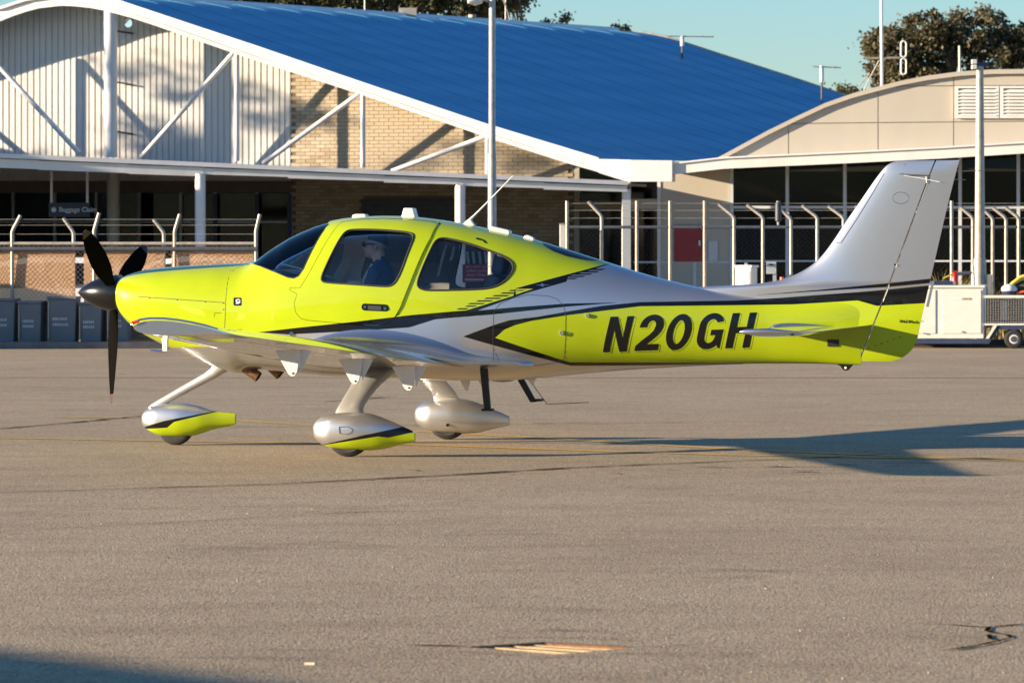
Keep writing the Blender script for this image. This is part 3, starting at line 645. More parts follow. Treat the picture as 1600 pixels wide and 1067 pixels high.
# ================================================================== fences
def fence(pl, name, label, posts, x0, x1, y_rail, y_dark, cloths, wires, straight_top):
    e = empty(name, pl.pt((x0 + x1) / 2, YH)); e.location.z = 0; tag(e, label, 'fence'); L0 = Vector(e.location)
    P = lambda x, y, o=0.0: pl.off(o).pt(x, y) - L0
    def G(x, o=0.0): p = P(x, YH, o); p.z = 0; return p
    for x, tip, o in posts:
        if tip is None: pts = [G(x, o), P(x, straight_top, o)]
        else:
            tx, ty = tip; yb = y_rail - (y_rail - ty) * 0.42
            pts = [G(x, o), P(x, yb + 5, o), P(x, yb + 1, o), P(x + (tx - x) * 0.12, yb - 3.5, o), P(tx, ty, o)]
        MB().tube(pts, 0.030, 10).build('post', M['galv'], e, smooth=True)
    MB().tube([P(x0, y_rail), P(x1, y_rail)], 0.026, 8).build('top_rail', M['galv'] if y_dark else M['rail_dark'], e, smooth=True)
    if y_dark: MB().tube([P(x0, y_dark, 0.03), P(x1, y_dark, 0.03)], 0.036, 8).build('cable_rail', M['rail_dark'], e, smooth=True)
    for a, b, y0, y1 in cloths:
        n_ = 14; vs = []; mbc = MB(); rr_ = random.Random(int(a) + 99)
        for i in range(n_ + 1):
            x = a + (b - a) * i / n_
            for j in range(5):
                p = P(x, y0 + (y1 - y0) * j / 4, -0.05 + rr_.uniform(-0.015, 0.015)); vs.append(p)
        mbc.add(vs, [(i * 5 + j, (i + 1) * 5 + j, (i + 1) * 5 + j + 1, i * 5 + j + 1) for i in range(n_) for j in range(4)])
        mbc.build('shade_cloth', M['cloth'], e, smooth=True)
    for y in wires: MB().tube([P(x0, y, 0.0), P(x1, y, 0.0)], 0.0035, 4).build('barbed_wire', M['galv'], e)
    # chain link: two families of slanting wires
    top = P(x0, y_rail).z; A = G(x0, 0.012); B = G(x1, 0.012); Lg = (B - A).length; dr_ = (B - A).normalized(); mbw = MB(); st = 0.085; h = top; k = -int(h / st) - 1
    while k * st < Lg:
        for sg in (1, -1):
            s0_ = k * st; zs = [0.0, h]; q0 = s0_ if sg > 0 else s0_ + h; q1 = s0_ + h if sg > 0 else s0_
            a = [q0, 0.0]; b = [q1, h]
            def clip(a, b):
                for lim, hi in ((0.0, False), (Lg, True)):
                    for p, q in ((a, b), (b, a)):
                        if (p[0] > lim) if hi else (p[0] < lim):
                            if (q[0] > lim) if hi else (q[0] < lim): return False
                            t = (lim - p[0]) / (q[0] - p[0]); p[1] += (q[1] - p[1]) * t; p[0] = lim
                return True
            if clip(a, b): 
                p, q = A + dr_ * a[0] + Vector((0, 0, a[1])), A + dr_ * b[0] + Vector((0, 0, b[1]))
                mbw.tube([p, q], 0.0022 if y_dark else 0.0006, 3, caps=False)
        k += 1
    c = mbw.build('chain_link', M['link'] if y_dark else M['rail_dark'], e, fix=False); c['kind'] = 'stuff'
    return e
FLp = Plane(200, 75, -10)
fence(FLp, 'security_fence', 'chain link fence with brown shade cloth and cranked posts on the left', [(19, (32, 337), 0.0), (147, (155, 333), 0.0), (273, (281, 335), 0.0), (400, (406, 335), 0.0), (115, (99, 341), -0.12), (256, (240, 343), -0.12), (-60, (-50, 337), 0.0)],
      -90, 402, 380.5, 389, [(-90, 117, 391, 541), (131, 257, 391, 541), (268, 396, 391, 541)], [343, 352, 366], 340)
FRp = Plane(1200, 78, -10)
fence(FRp, 'wire_fence', 'wire mesh security fence with bare cranked posts before the right building', [(886, None, 0), (940, (919, 315), 0), (995, None, 0), (1047, None, 0), (1101, None, 0), (1147, (1123, 319), 0), (1192, (1167, 320), 0), (1236, (1220, 328), 0), (1277, (1253, 321), 0), (1318, (1294, 322), 0), (1360, (1336, 322), 0), (1402, (1378, 322), 0), (1445, (1420, 322), 0), (1487, None, 0), (1520, (1500, 323), 0), (1551, (1535, 326), 0), (1572, (1552, 325), 0), (1592, (1571, 324), 0), (1625, (1603, 324), 0)],
      884, 1680, 355, None, [], [318, 329, 341], 314)
gp = empty('gate_post_box', FRp.off(0.3).pt(879, YH)); gp.location.z = 0; tag(gp, 'square cream gate post at the left end of the wire fence', 'post')
h = FRp.pt(879, 351).z; MB().box((0, 0, h / 2), 0.10, 0.10, h).build('post', M['pale_paint'], gp, bevel=0.008); MB().box((0, 0, h + 0.012), 0.12, 0.12, 0.02).build('cap', M['galv'], gp)
cab = empty('utility_cabinet', FRp.off(0.5).pt(1166, YH)); cab.location.z = 0; tag(cab, 'cream utility cabinet beside the wire fence behind the tail', 'cabinet'); h = FRp.off(0.5).pt(1166, 418).z
rz = Matrix.Rotation(R(-28), 3, 'Z'); MB().box((0, 0, h / 2), 0.30, 0.26, h, rz).build('body', M['pale_paint'], cab, bevel=0.008); MB().box(rz @ Vector((0, -0.135, h / 2)), 0.25, 0.012, h - 0.1, rz).build('door', M['pale_paint'], cab); MB().box((0, 0, h + 0.02), 0.34, 0.30, 0.04, rz).build('lid', M['white_steel'], cab); MB().tube([(0, 0, h + 0.04), (0, 0, h + 0.08)], 0.03, 8).build('knob', M['steel'], cab)
for x, y0, y1, nm, lb in ((1216, 316, 352, 'camera_housing', 'grey cylindrical sensor standing on the fence rail'),):
    p = FRp.pt(x, y0); q = FRp.pt(x, y1); e = empty(nm, q); tag(e, lb, 'camera'); t = p - q
    MB().tube([Vector((0, 0, 0)), t * 0.2], 0.02, 8).build('stem', M['galv'], e); MB().tube([t * 0.15, t * 0.2, t * 0.95, t], [0.03, 0.052, 0.052, 0.03], 12).build('housing', M['rail_dark'], e, smooth=True); MB().tube([t, t * 1.04], 0.035, 10).build('cap', M['galv'], e)
sb = empty('meter_box', FRp.off(-1.2).pt(1205, YH)); sb.location.z = 0; tag(sb, 'white meter box on a leg behind the wire fence', 'box'); q = FRp.off(-1.2); z_ = lambda y: q.pt(1205, y).z
MB().box((0, 0, (z_(409) + z_(428)) / 2), 0.17, 0.1, z_(409) - z_(428)).build('box', M['alu_white'], sb); MB().box((0.06, 0, z_(428) / 2), 0.06, 0.06, z_(428)).build('leg', M['alu_white'], sb); MB().box((0, -0.053, (z_(412) + z_(415)) / 2), 0.07, 0.006, 0.03).build('label_plate', M['rail_dark'], sb)
def cone(px, ytop, d, label):
    e = empty('traffic_cone', at(px, YH, d)); e.location.z = 0; tag(e, label, 'traffic cone'); h = at(px, ytop, d).z
    MB().tube([(0, 0, 0.03), (0, 0, h)], [0.15, 0.035], 18).build('cone', M['orange'], e, smooth=50); MB().box((0, 0, 0.015), 0.36, 0.36, 0.03).build('base', M['orange'], e); MB().tube([(0, 0, h * 0.5), (0, 0, h * 0.7)], [0.099, 0.077], 18).build('reflective_band', M['white_paint'], e, smooth=50)
cone(1222, 433, 76, 'orange traffic cone just above the tail fillet, before dark windows')

# kerb along the far edge
kb = MB()
for a, b in ((-120, 460), (460, 1000), (1000, 1750)):
    y = lambda x: 545 - 4 * (x - 60) / 1440
    p, q = gpt(a, y(a)), gpt(b, y(b)); kb.prism([p, q, q + Vector((0, 0.35, 0)), p + Vector((0, 0.35, 0))], (0, 0, 0.11))
tag(kb.build('kerb', M['kerb']), kind='structure')

# grey bins in the shade before the left fence, on a low trolley
FB = FLp.off(0.55); bx = [-18, 30, 75, 125, 168, 206]
trolley = empty('bin_trolley', FB.pt(90, YH)); trolley.location.z = 0; tag(trolley, 'low dark trolley carrying the row of grey bins by the fence', 'trolley'); tl = Vector(trolley.location)
zt = FB.pt(90, 533).z
FBl = lambda x, z, o=0.0: Vector((FB.off(o).pt(x, YH).x, FB.off(o).pt(x, YH).y, z)) - tl
MB().prism([FBl(-40, zt - 0.03, 0.25), FBl(225, zt - 0.03, 0.25), FBl(225, zt - 0.03, -0.25), FBl(-40, zt - 0.03, -0.25)], (0, 0, -0.05)).build('deck', M['rail_dark'], trolley)
for x in (-25, 8, 60, 117, 160, 212):
    MB().tube([FBl(x, 0.055, 0.2), FBl(x + 0.1, 0.055, 0.15)], 0.055, 14).build('castor', M['black_rough'], trolley); MB().tube([FBl(x, 0.06, 0.2), FBl(x, zt - 0.08, 0.2)], 0.02, 6).build('leg', M['galv'], trolley)
for i, (a, b) in enumerate(zip(bx, bx[1:])):
    c = FB.pt((a + b) / 2, YH); e = empty('grey_bin', (c.x, c.y, zt - 0.03)); e.rotation_euler.z = R(-10 + [3, -4, 5, -2, 4][i]); zt_top = FB.pt(a, 466 + [0, 4, -3, 6, 2][i]).z - zt + 0.03; w = [.97, .9, .98, .92, .95][i] * (b - a - 3) * 75 / F / 2
    tag(e, ['grey bin at the far left edge of the bin row', 'second grey bin from the left with pale print', 'third grey bin from the left with pale print', 'fourth grey bin from the left, ahead of the spinner', 'rightmost grey bin, behind the lowered propeller blade'][i], 'bin', 'grey bins by the fence')
    rings_ = [[Vector((sx * w * s, sy * 0.2 * s, z)) for sx, sy in ((-1, -1), (1, -1), (1, 1), (-1, 1))] for s, z in ((0.88, 0.0), (1.0, zt_top * 0.94))]
    MB().rings(rings_).build('tub', M['grey_bin'], e, bevel=0.015); MB().box((0, 0, zt_top * 0.97), w * 2.06, 0.43, zt_top * 0.06).build('lid', M['grey_bin'], e, bevel=0.01)
    MB().box((-w * 0.9, -0.2, zt_top * 0.5), 0.02, 0.03, zt_top * 0.8).build('lit_edge', M['galv'], e)  # pale strip stands for the sunlit left side of the bin
    rr_ = random.Random(i)
    for row, zz in enumerate((0.52, 0.40)):
        x = -w * 0.62
        while x < w * 0.35:
            l = rr_.uniform(0.014, 0.03); MB().box((x + l / 2, -0.2 * (0.88 + 0.12 * zz) - 0.004, zt_top * zz), l, 0.004, 0.045).build('print_mark', M['bin_mark'], e); x += l + 0.012

# parked cars behind the shade cloth
def car(px, d, rz, label, paint):
    e = empty('parked_car', at(px, YH, d)); e.location.z = 0; e.rotation_euler.z = rz; tag(e, label, 'car')
    prof = [(-2.1, .35), (-2.15, .6), (-2.0, .85), (-1.35, .95), (-0.75, 1.38), (-0.2, 1.47), (0.75, 1.46), (1.35, 1.30), (1.85, .98), (2.1, .92), (2.15, .55), (2.05, .33)]
    rings_ = [[Vector((x, y * (0.86 if z < 1.0 else 0.66), z)) for x, z in prof] for y in (-1, -0.97, 0.97, 1)]
    rings_[0] = [Vector((v.x * 0.985, v.y, (v.z - .7) * .97 + .7)) for v in rings_[0]]; rings_[3] = [Vector((v.x * 0.985, v.y, (v.z - .7) * .97 + .7)) for v in rings_[3]]
    MB().rings(rings_).build('body', paint, e, smooth=35)
    for sy in (-1, 1):
        for win in ([(-1.15, .98), (-0.72, 1.30), (-0.05, 1.38), (-0.05, .98)], [(0.05, .98), (0.05, 1.38), (0.75, 1.36), (1.2, 1.24), (1.45, 1.0)]):
            MB().prism([(x, sy * (0.86 - 0.2 * (z - .95) / .5) * 1.0 + sy * 0.03, z) for x, z in win], (0, sy * 0.01, 0)).build('side_window', M['car_glass'], e)
        for x in (-1.35, 1.3):
            MB().tube([(x, sy * 0.70, 0.31), (x, sy * 0.89, 0.31)], 0.31, 20).build('tyre', M['black_rough'], e); MB().tube([(x, sy * 0.89, 0.31), (x, sy * 0.90, 0.31)], 0.19, 14).build('rim', M['hub_grey'], e)
    MB().box((-2.05, 0, 0.75), 0.2, 1.5, 0.1).build('headlights', M['hub_grey'], e)
car(80, 81, R(-8), 'white car parked behind the shade cloth, left of the spinner', M['carwhite'])
car(315, 83, R(-10), 'pale car parked behind the shade cloth, above the engine cowling', M['carwhite'])

# ================================================================== light poles
p1 = empty('light_pole', at(769, YH, 86)); p1.location.z = 0; tag(p1, 'tall grey light pole rising behind the cabin roof', 'light pole')
MB().tube([(0, 0, 0), (0, 0, 3.4), (0, 0, 3.42), (0, 0, 9)], [0.088, 0.08, 0.068, 0.055], 18).build('shaft', M['galv'], p1, smooth=True); MB().tube([(0, 0, 0), (0, 0, 0.05)], 0.18, 12).build('base_plate', M['galv'], p1)
MB().tube([(-0.06, 0, 6.32), (-0.22, 0, 6.36)], 0.03, 8).build('lamp_bracket', M['galv'], p1); MB().tube([(-0.2, 0, 6.33), (-0.34, -0.05, 6.31), (-0.46, -0.1, 6.30)], [0.06, 0.09, 0.03], 12).build('lamp', M['pale_paint'], p1, smooth=True)
p2 = empty('light_pole', at(1531, YH, 76)); p2.location.z = 0; tag(p2, 'stout pole with two small lamp heads beside the fin', 'light pole'); top = at(1531, 104, 76).z
MB().tube([(0, 0, 0), (0, 0, 1.45), (0, 0, 1.47), (0, 0, top)], [0.115, 0.108, 0.09, 0.062], 20).build('shaft', M['galv'], p2, smooth=True); MB().tube([(0, 0, 0), (0, 0, 0.06)], 0.2, 12).build('base_plate', M['galv'], p2)
MB().box((0.03, 0, top + 0.03), 0.26, 0.1, 0.07).build('bracket', M['navy'], p2)
for dz in (0.055, -0.035): MB().box((-0.10, -0.03, top + 0.02 + dz), 0.09, 0.12, 0.075).build('lamp_head', M['pale_paint'], p2, bevel=0.01)
MB().box((0.14, -0.02, 0.75), 0.12, 0.14, 0.9).build('control_box', M['galv'], p2, bevel=0.01)

# ================================================================== ground power cart at the right
TR = Plane(1500, 74.3, -8); tr = empty('equipment_trailer', TR.pt(1500, YH)); tr.location.z = 0; tag(tr, 'cream box trailer with navy chassis and mesh bed behind the tail', 'trailer'); t0 = Vector(tr.location)
tp = lambda x, y, o=0.0: TR.off(o).pt(x, y) - t0
def tq(x0, x1, y0, y1, o, th, name, mat, **k): return MB().prism([tp(x0, y0, o), tp(x1, y0, o), tp(x1, y1, o), tp(x0, y1, o)], -TR.n * th).build(name, mat, tr, **k)
tq(1380, 1537, 449, 529, 0.0, 1.2, 'box_body', M['pale_paint'], bevel=0.01); tq(1472, 1533, 453, 521, 0.012, 0.01, 'box_door', M['pale_paint'], bevel=0.004); tq(1400, 1462, 453, 521, 0.012, 0.01, 'box_door', M['pale_paint'], bevel=0.004)
tq(1376, 1538.5, 446, 449.5, 0.03, 1.26, 'box_lid', M['pale_paint']); tq(1487, 1503, 465.5, 468.5, 0.016, 0.002, 'maker_plate', M['white_steel']); tq(1504.5, 1518, 465.5, 468.5, 0.016, 0.002, 'maker_plate', M['grate'])
for x, y in ((1504, 518.5), (1444, 521)): MB().tube([tp(x, y, 0.01), tp(x, y, 0.03)], 0.012, 8).build('latch', M['rail_dark'], tr)
MB().prism([tp(1376, 529.5), tp(1540, 529.5), tp(1556, 508.5), tp(1700, 508.5), tp(1700, 515), tp(1560, 515), tp(1545, 537), tp(1376, 537)], -TR.n * 0.08).build('chassis_rail', M['navy'], tr)
MB().prism([tp(1376, 530, -1.1), tp(1540, 530, -1.1), tp(1556, 509, -1.1), tp(1700, 509, -1.1), tp(1700, 515, -1.1), tp(1560, 515, -1.1), tp(1545, 537, -1.1), tp(1376, 537, -1.1)], -TR.n * 0.08).build('chassis_rail', M['navy'], tr)
tq(1538, 1700, 461.5, 465.5, 0.02, 0.05, 'bed_rail', M['pale_paint']); tq(1538, 1700, 505.5, 508.2, 0.02, 1.2, 'bed_floor', M['pale_paint']); tq(1538, 1700, 466, 505.5, -1.15, 0.02, 'mesh_side', M['mesh_grey'])
MB().prism([tp(1540, 529, 0.02), tp(1545, 529, 0.02), tp(1558, 508.5, 0.02), tp(1553, 508.5, 0.02)], -TR.n * 0.06).build('brace', M['pale_paint'], tr)
mbm = MB()
for k in range(40): x = 1540 + k * 4; mbm.tube([tp(x, 465, 0.0), tp(x, 506, 0.0)], 0.004, 4, caps=False)
for k in range(10): y = 467 + k * 4; mbm.tube([tp(1538, y, 0.0), tp(1700, y, 0.0)], 0.004, 4, caps=False)
mm_ = mbm.build('mesh_panel', M['mesh_grey'], tr, fix=False); mm_['kind'] = 'stuff'
tq(1564, 1574, 470, 500, -0.6, 0.05, 'inner_post', M['pale_paint'])
for x, o in ((1584, 0.10), (1584, -1.2), (1640, 0.10), (1640, -1.2), (1420, -0.3), (1420, -0.9)):
    c = tp(x, YH, o); rr_ = 0.155; c.z = rr_
    tyre = MB(); prof = [(0.075, -0.05), (0.12, -0.06), (0.15, -0.045), (rr_, -0.02), (rr_, 0.02), (0.15, 0.045), (0.12, 0.06), (0.075, 0.05)]
    tyre.rings([[c + TR.dir * (q * math.cos(a)) + Vector((0, 0, q * math.sin(a))) + TR.n * s for q, s in prof] for a in [2 * math.pi * k / 24 for k in range(25)]], caps=False)
    w_ = tyre.build('wheel', M['black_rough'], tr, smooth=True)
    MB().tube([c + TR.n * 0.03, c + TR.n * 0.05], 0.095, 18).build('rim', M['hub_grey'], w_); MB().tube([c + TR.n * 0.05, c + TR.n * 0.058], 0.05, 14).build('hub', M['rail_dark'], w_)
fe = empty('fire_extinguisher', TR.off(-0.3).pt(1492, 447)); tag(fe, 'red fire extinguisher standing on the trailer box', 'extinguisher')
MB().tube([(0, 0, 0), (0, 0, 0.02), (0, 0, 0.16), (0, 0, 0.2), (0, 0, 0.215)], [0.05, 0.055, 0.055, 0.03, 0.02], 16).build('cylinder', M['red_plastic'], fe, smooth=True); MB().box((0.0, 0, 0.235), 0.09, 0.025, 0.03).build('handle', M['red_plastic'], fe); MB().tube([(-0.02, 0, 0.22), (-0.10, -0.02, 0.17), (-0.19, -0.02, 0.13)], 0.012, 6).build('hose', M['yellow_cloth'], fe); MB().tube([(-0.02, -0.05, 0.05), (-0.02, -0.056, 0.05)], 0.03, 8).build('label_patch', M['white_steel'], fe)
tb = MB().box((0, 0, 0), 0.36, 0.4, 0.085).build('tool_tray', M['navy'], bevel=0.01); tb.location = TR.off(-0.4).pt(1470, 443); tag(tb, 'flat dark blue tray lying on the trailer box', 'tray')
tw2 = MB().tube([TR.off(-0.5).pt(1495, 428), TR.off(-0.5).pt(1521, 426)], 0.03, 8).build('tow_bar', M['rail_dark']); tag(tw2, 'short dark tube lying above the trailer box', 'bar')
gb_ = MB().tube([TR.off(-0.5).pt(1521, 447), TR.off(-0.5).pt(1520, 415)], 0.03, 10).build('bollard', M['white_steel']); tag(gb_, 'slim white bollard beside the stout pole', 'bollard')
bag = empty('canopy_bag', TR.off(-0.4).pt(1598, 461)); tag(bag, 'yellow edged dark cover heaped on the trailer bed', 'cover')
MB().rings([[Vector((x, y * wd, hh)) for y, hh in ((-1, 0), (-0.8, h_ * 0.7), (0, h_), (0.8, h_ * 0.7), (1, 0))] for x, wd, h_ in ((-0.28, .1, .06), (-0.18, .2, .22), (-0.05, .25, .32), (0.15, .28, .36), (0.45, .28, .33), (0.8, .2, .2))]).build('cover', simple('dark_cover_cloth', (0.05, 0.055, 0.02), 0.8, var=0.3), bag, smooth=True)
MB().tube([(-0.3, -0.1, 0.05), (-0.19, -0.2, 0.2), (-0.06, -0.24, 0.3), (0.15, -0.26, 0.35), (0.45, -0.26, 0.33), (0.8, -0.2, 0.22)], 0.03, 8).build('piping', M['yellow_cloth'], bag, smooth=True)
hel = empty('helmet', TR.off(-0.1).pt(1577, 462)); tag(hel, 'round white and blue helmet resting on the trailer bed', 'helmet')
hm = MB(); hm.rings([[Vector((0.125 * math.sin(t) * math.cos(a) * 1.1, 0.11 * math.sin(t) * math.sin(a), 0.095 + 0.1 * math.cos(t))) for a in [2 * math.pi * k / 20 for k in range(20)]] for t in [0.05 + 2.6 * j / 12 for j in range(13)]]); hm.build('shell', M['carwhite'], hel, smooth=True)
MB().rings([[Vector((0.128 * math.sin(t) * math.cos(a) * 1.1, 0.114 * math.sin(t) * math.sin(a), 0.095 + 0.1 * math.cos(t))) for a in [2 * math.pi * k / 20 for k in range(20)]] for t in (1.75, 1.95, 2.2, 2.5)]).build('lower_band', M['navy'], hel, smooth=True); MB().tube([(0.11, -0.06, 0.04), (0.24, -0.08, 0.07)], 0.02, 8).build('strap', M['orange'], hel)

# ================================================================== plants and trees
def tuft(px, d, h, n, label, spread, seed):
    r = random.Random(seed); e = empty('grass_tuft', at(px, YH, d)); e.location.z = 0; tag(e, label, 'grass'); mb = MB()
    for k in range(n):
        a = r.uniform(0, 6.28); b0 = Vector((r.gauss(0, spread), r.gauss(0, 0.15), 0)); le = h * r.uniform(0.5, 1.05); tilt = r.uniform(0.05, 0.55); dv = Vector((math.cos(a) * tilt, math.sin(a) * tilt, 1)).normalized(); sd = Vector((-math.sin(a), math.cos(a), 0)) * 0.012
        m_ = b0 + dv * le * 0.6; t_ = b0 + dv * le + Vector((math.cos(a), math.sin(a), -0.6)) * le * 0.18
        mb.add([b0 - sd, b0 + sd, m_ + sd * 0.8, m_ - sd * 0.8, t_], [(0, 1, 2, 3), (3, 2, 4)])
    mb.build('blades', M['straw'], e, fix=False); return e
tuft(1468, 77.2, 0.0 + at(1468, 408, 77).z, 420, 'big tuft of dry yellow grass behind the trailer box', 0.28, 3)
tuft(1255, 77.0, at(1200, 424, 77).z, 120, 'low dry grass near the meter box behind the tail', 0.4, 4)
tuft(1190, 76.6, at(1190, 424, 77).z, 130, 'dry grass beside the utility cabinet', 0.12, 5)
tuft(1575, 77, at(1575, 425, 77).z, 200, 'dry grass behind the trailer bed', 0.5, 6)
def tree(name, label, base, h, crown, n_cl, per, leafsize, mat, seed, trunk_r=0.22, group=None, lean=0.0, limbs=7):
    """crown: list of ellipsoids (dx, dy, z, rx, ry, rz)"""
    r = random.Random(seed); e = empty(name, base); tag(e, label, 'tree', group)
    tk = MB(); top = Vector((lean, 0, h * 0.55)); mid = Vector((lean * 0.3 + r.uniform(-.2, .2), r.uniform(-.2, .2), h * 0.3))
    tk.tube([(0, 0, 0), mid, top], [trunk_r, trunk_r * 0.8, trunk_r * 0.6], 9)
    for k in range(limbs):
        c = crown[k % len(crown)]; tgt = Vector((c[0] + r.uniform(-.6, .6) * c[3], c[1] + r.uniform(-.5, .5) * c[4], c[2] + r.uniform(-.2, .7) * c[5])); st = mid.lerp(top, r.random())
        m_ = st.lerp(tgt, 0.5) + Vector((r.uniform(-.3, .3), r.uniform(-.3, .3), 0.35)); tk.tube([st, m_, tgt], [trunk_r * 0.45, trunk_r * 0.28, trunk_r * 0.08], 6)
        for q in range(2):
            t2 = tgt + Vector((r.uniform(-1, 1) * c[3] * .5, r.uniform(-1, 1) * c[4] * .5, r.uniform(-.1, .6) * c[5])); tk.tube([m_, m_.lerp(t2, .5) + Vector((0, 0, .1)), t2], [trunk_r * 0.2, trunk_r * 0.12, trunk_r * 0.04], 5)
    tk.build('trunk', M['bark'], e, smooth=True)
    vs = []; fs = []
    for k in range(n_cl):
        c = crown[k % len(crown)]
        while True:
            q = Vector((r.uniform(-1, 1), r.uniform(-1, 1), r.uniform(-1, 1)))
            if 0.25 < q.length < 1: break
        q = q.normalized() * (q.length ** 0.5)
        cc = Vector((c[0] + q.x * c[3], c[1] + q.y * c[4], c[2] + q.z * c[5])); cr = r.uniform(0.25, 0.6) * leafsize * 4.2
        for j in range(per):
            o_ = Vector((r.gauss(0, .5), r.gauss(0, .5), r.gauss(0, .38))) * cr; p = cc + o_
            a = Vector((r.uniform(-1, 1), r.uniform(-1, 1), r.uniform(-1.2, .3))).normalized(); b = a.cross(Vector((r.uniform(-1, 1), r.uniform(-1, 1), r.uniform(-1, 1)))).normalized(); L = leafsize * r.uniform(.6, 1.2); wv = L * 0.36
            i0 = len(vs); vs += [p, p + a * L * .5 + b * wv, p + a * L, p + a * L * .5 - b * wv]; fs.append((i0, i0 + 1, i0 + 2, i0 + 3))
    MB().add(vs, fs).build('crown', M[mat], e, fix=False); return e
g0 = lambda px, d: (at(px, YH, d).x, d - D0, 0)
d = 150; s = d / F
def ell(px, py, w_, h_, base_px, dep=1.3): return ((px - base_px) * s, 0, HC - (py - YH) * s, w_ * s, dep, h_ * s)
tree('gum_tree', 'large gum tree with open crown behind the cream arched roof', g0(1480, d), 8.5, [ell(1400, 85, 48, 44, 1480), ell(1455, 60, 52, 40, 1480), ell(1520, 50, 58, 36, 1480), ell(1560, 90, 55, 42, 1480), ell(1430, 125, 62, 26, 1480), ell(1620, 65, 40, 40, 1480), ell(1378, 70, 22, 22, 1480)], 560, 50, 0.15, 'leaf', 11, 0.3, 'trees behind the buildings', 0.3, 14)
tree('gum_tree', 'small dark tree just left of the radio mast', g0(1325, d), 5, [ell(1322, 150, 20, 12, 1325), ell(1302, 156, 12, 8, 1325)], 34, 40, 0.14, 'leaf2', 12, 0.1, 'trees behind the buildings')
d = 152; s = d / F
for k, (bx_, cr, lab, lf) in enumerate([(400, [(400, 2, 70, 24), (350, -4, 50, 20), (450, 0, 60, 22)], 'dark tree above the left end of the blue ridge', 'leaf2'),
                         (560, [(540, 0, 60, 30), (600, -5, 60, 30), (500, -10, 50, 30)], 'golden green tree behind the ridge near the roof vent box', 'leaf2'),
                         (700, [(660, -8, 50, 28), (720, 2, 50, 30), (770, -10, 40, 30)], 'dark tree behind the ridge beside the light pole', 'leaf2'),
                         (815, [(800, -2, 26, 18), (775, 12, 24, 18)], 'thin sparse tree right of the light pole above the ridge', 'leaf')]):
    tree('gum_tree', lab, g0(bx_, d), 9.0, [ell(x, y, w_, h_, bx_) for x, y, w_, h_ in cr], [150, 190, 170, 26][k], 42, 0.17, lf, 20 + k, 0.22, 'trees behind the buildings', 0.2, 9)
tree('gum_tree', 'bare branched tree tip at the right end of the blue ridge', g0(862, d), 8.6, [ell(866, 38, 16, 5, 862, .5), ell(882, 32, 8, 7, 862, .3)], 11, 26, 0.13, 'leaf', 33, 0.12, 'trees behind the buildings', -0.35, 4)
tree('gum_tree', 'tiny tree top peeping over the far end of the blue roof', g0(970, d), 7.6, [ell(968, 48, 17, 8, 970, .5)], 16, 28, 0.13, 'leaf', 34, 0.1, 'trees behind the buildings', 0, 4)
# trees left of the view whose crowns throw the dappled shade on the gable wall
for k, (x, y, z, w_, h_) in enumerate([(-36, 66, 10.6, 3.2, 2.0), (-33, 61.5, 9.3, 2.4, 1.7), (-40, 57.0, 9.9, 3.0, 1.8)]):
    tree('gum_tree', ['sparse gum tree outside the left edge, farthest from the apron', 'sparse gum tree outside the left edge, middle of three', 'sparse gum tree outside the left edge, nearest the apron'][k], (x, y, 0), z, [(0, 0, z, w_, w_ * .6, h_), (0.8, 0.6, z - 1.2, w_ * .7, w_ * .5, h_ * .6)], 34, 40, 0.22, 'leaf', 40 + k, 0.2, 'trees outside the left edge', 0, 8)
# building added outside the frame at the near left: its eave shades the apron corner
hg = empty('shade_hangar', (-19.86, -25.55, 0), R(41.3)); tag(hg, 'plain building added outside the left edge to shade the near corner', 'building')
MB().box((0, 0, 1.5), 7.0, 8.0, 3.0).build('wall', M['cream_panel'], hg); MB().prism([(-3.8, -4.3, 2.96), (3.8, -4.3, 2.96), (3.8, 4.2, 2.96), (-3.8, 4.2, 2.96)], (0, 0, 0.12)).build('roof', M['roof'], hg)
MB().box((3.52, 0, 1.25), 0.06, 4.5, 2.5).build('door', M['alu_white'], hg)
# van added out of view past the left edge to shade the bins
vn = empty('shade_van', (-14.2, 33.9, 0)); tag(vn, 'white van added outside the left edge to shade the bins', 'van')
MB().prism([(-2, -.85, .35), (2, -.85, .35), (2.05, -.85, .95), (1.5, -.85, 1.9), (-2, -.85, 1.95)], (0, 1.7, 0)).build('body', M['carwhite'], vn, bevel=0.06)
MB().prism([(1.98, -.7, 1.1), (1.98, .7, 1.1), (1.58, .7, 1.8), (1.58, -.7, 1.8)], (0.06, 0, 0.03)).build('windscreen', M['car_glass'], vn)
for x in (-1.3, 1.3):
    for y in (-.8, .8): MB().tube([(x, y - .1, .33), (x, y + .1, .33)], .33, 20).build('tyre', M['black_rough'], vn)

# block added outside the left edge to keep the terminal ground floor shaded
tw_ = empty('shade_building', (-26.5, 62, 0)); tag(tw_, 'low flat roofed block added outside the left edge for shade', 'building')
MB().box((0, 0, 2.5), 15, 16, 5.0).build('wall', M['cream_panel'], tw_); MB().box((0, 0, 5.1), 15.6, 16.6, 0.2).build('roof', M['white_steel'], tw_)
for k in range(4): MB().box((-5 + k * 3.3, -8.03, 1.6), 2.4, 0.06, 2.0).build('window', M['pane'], tw_)
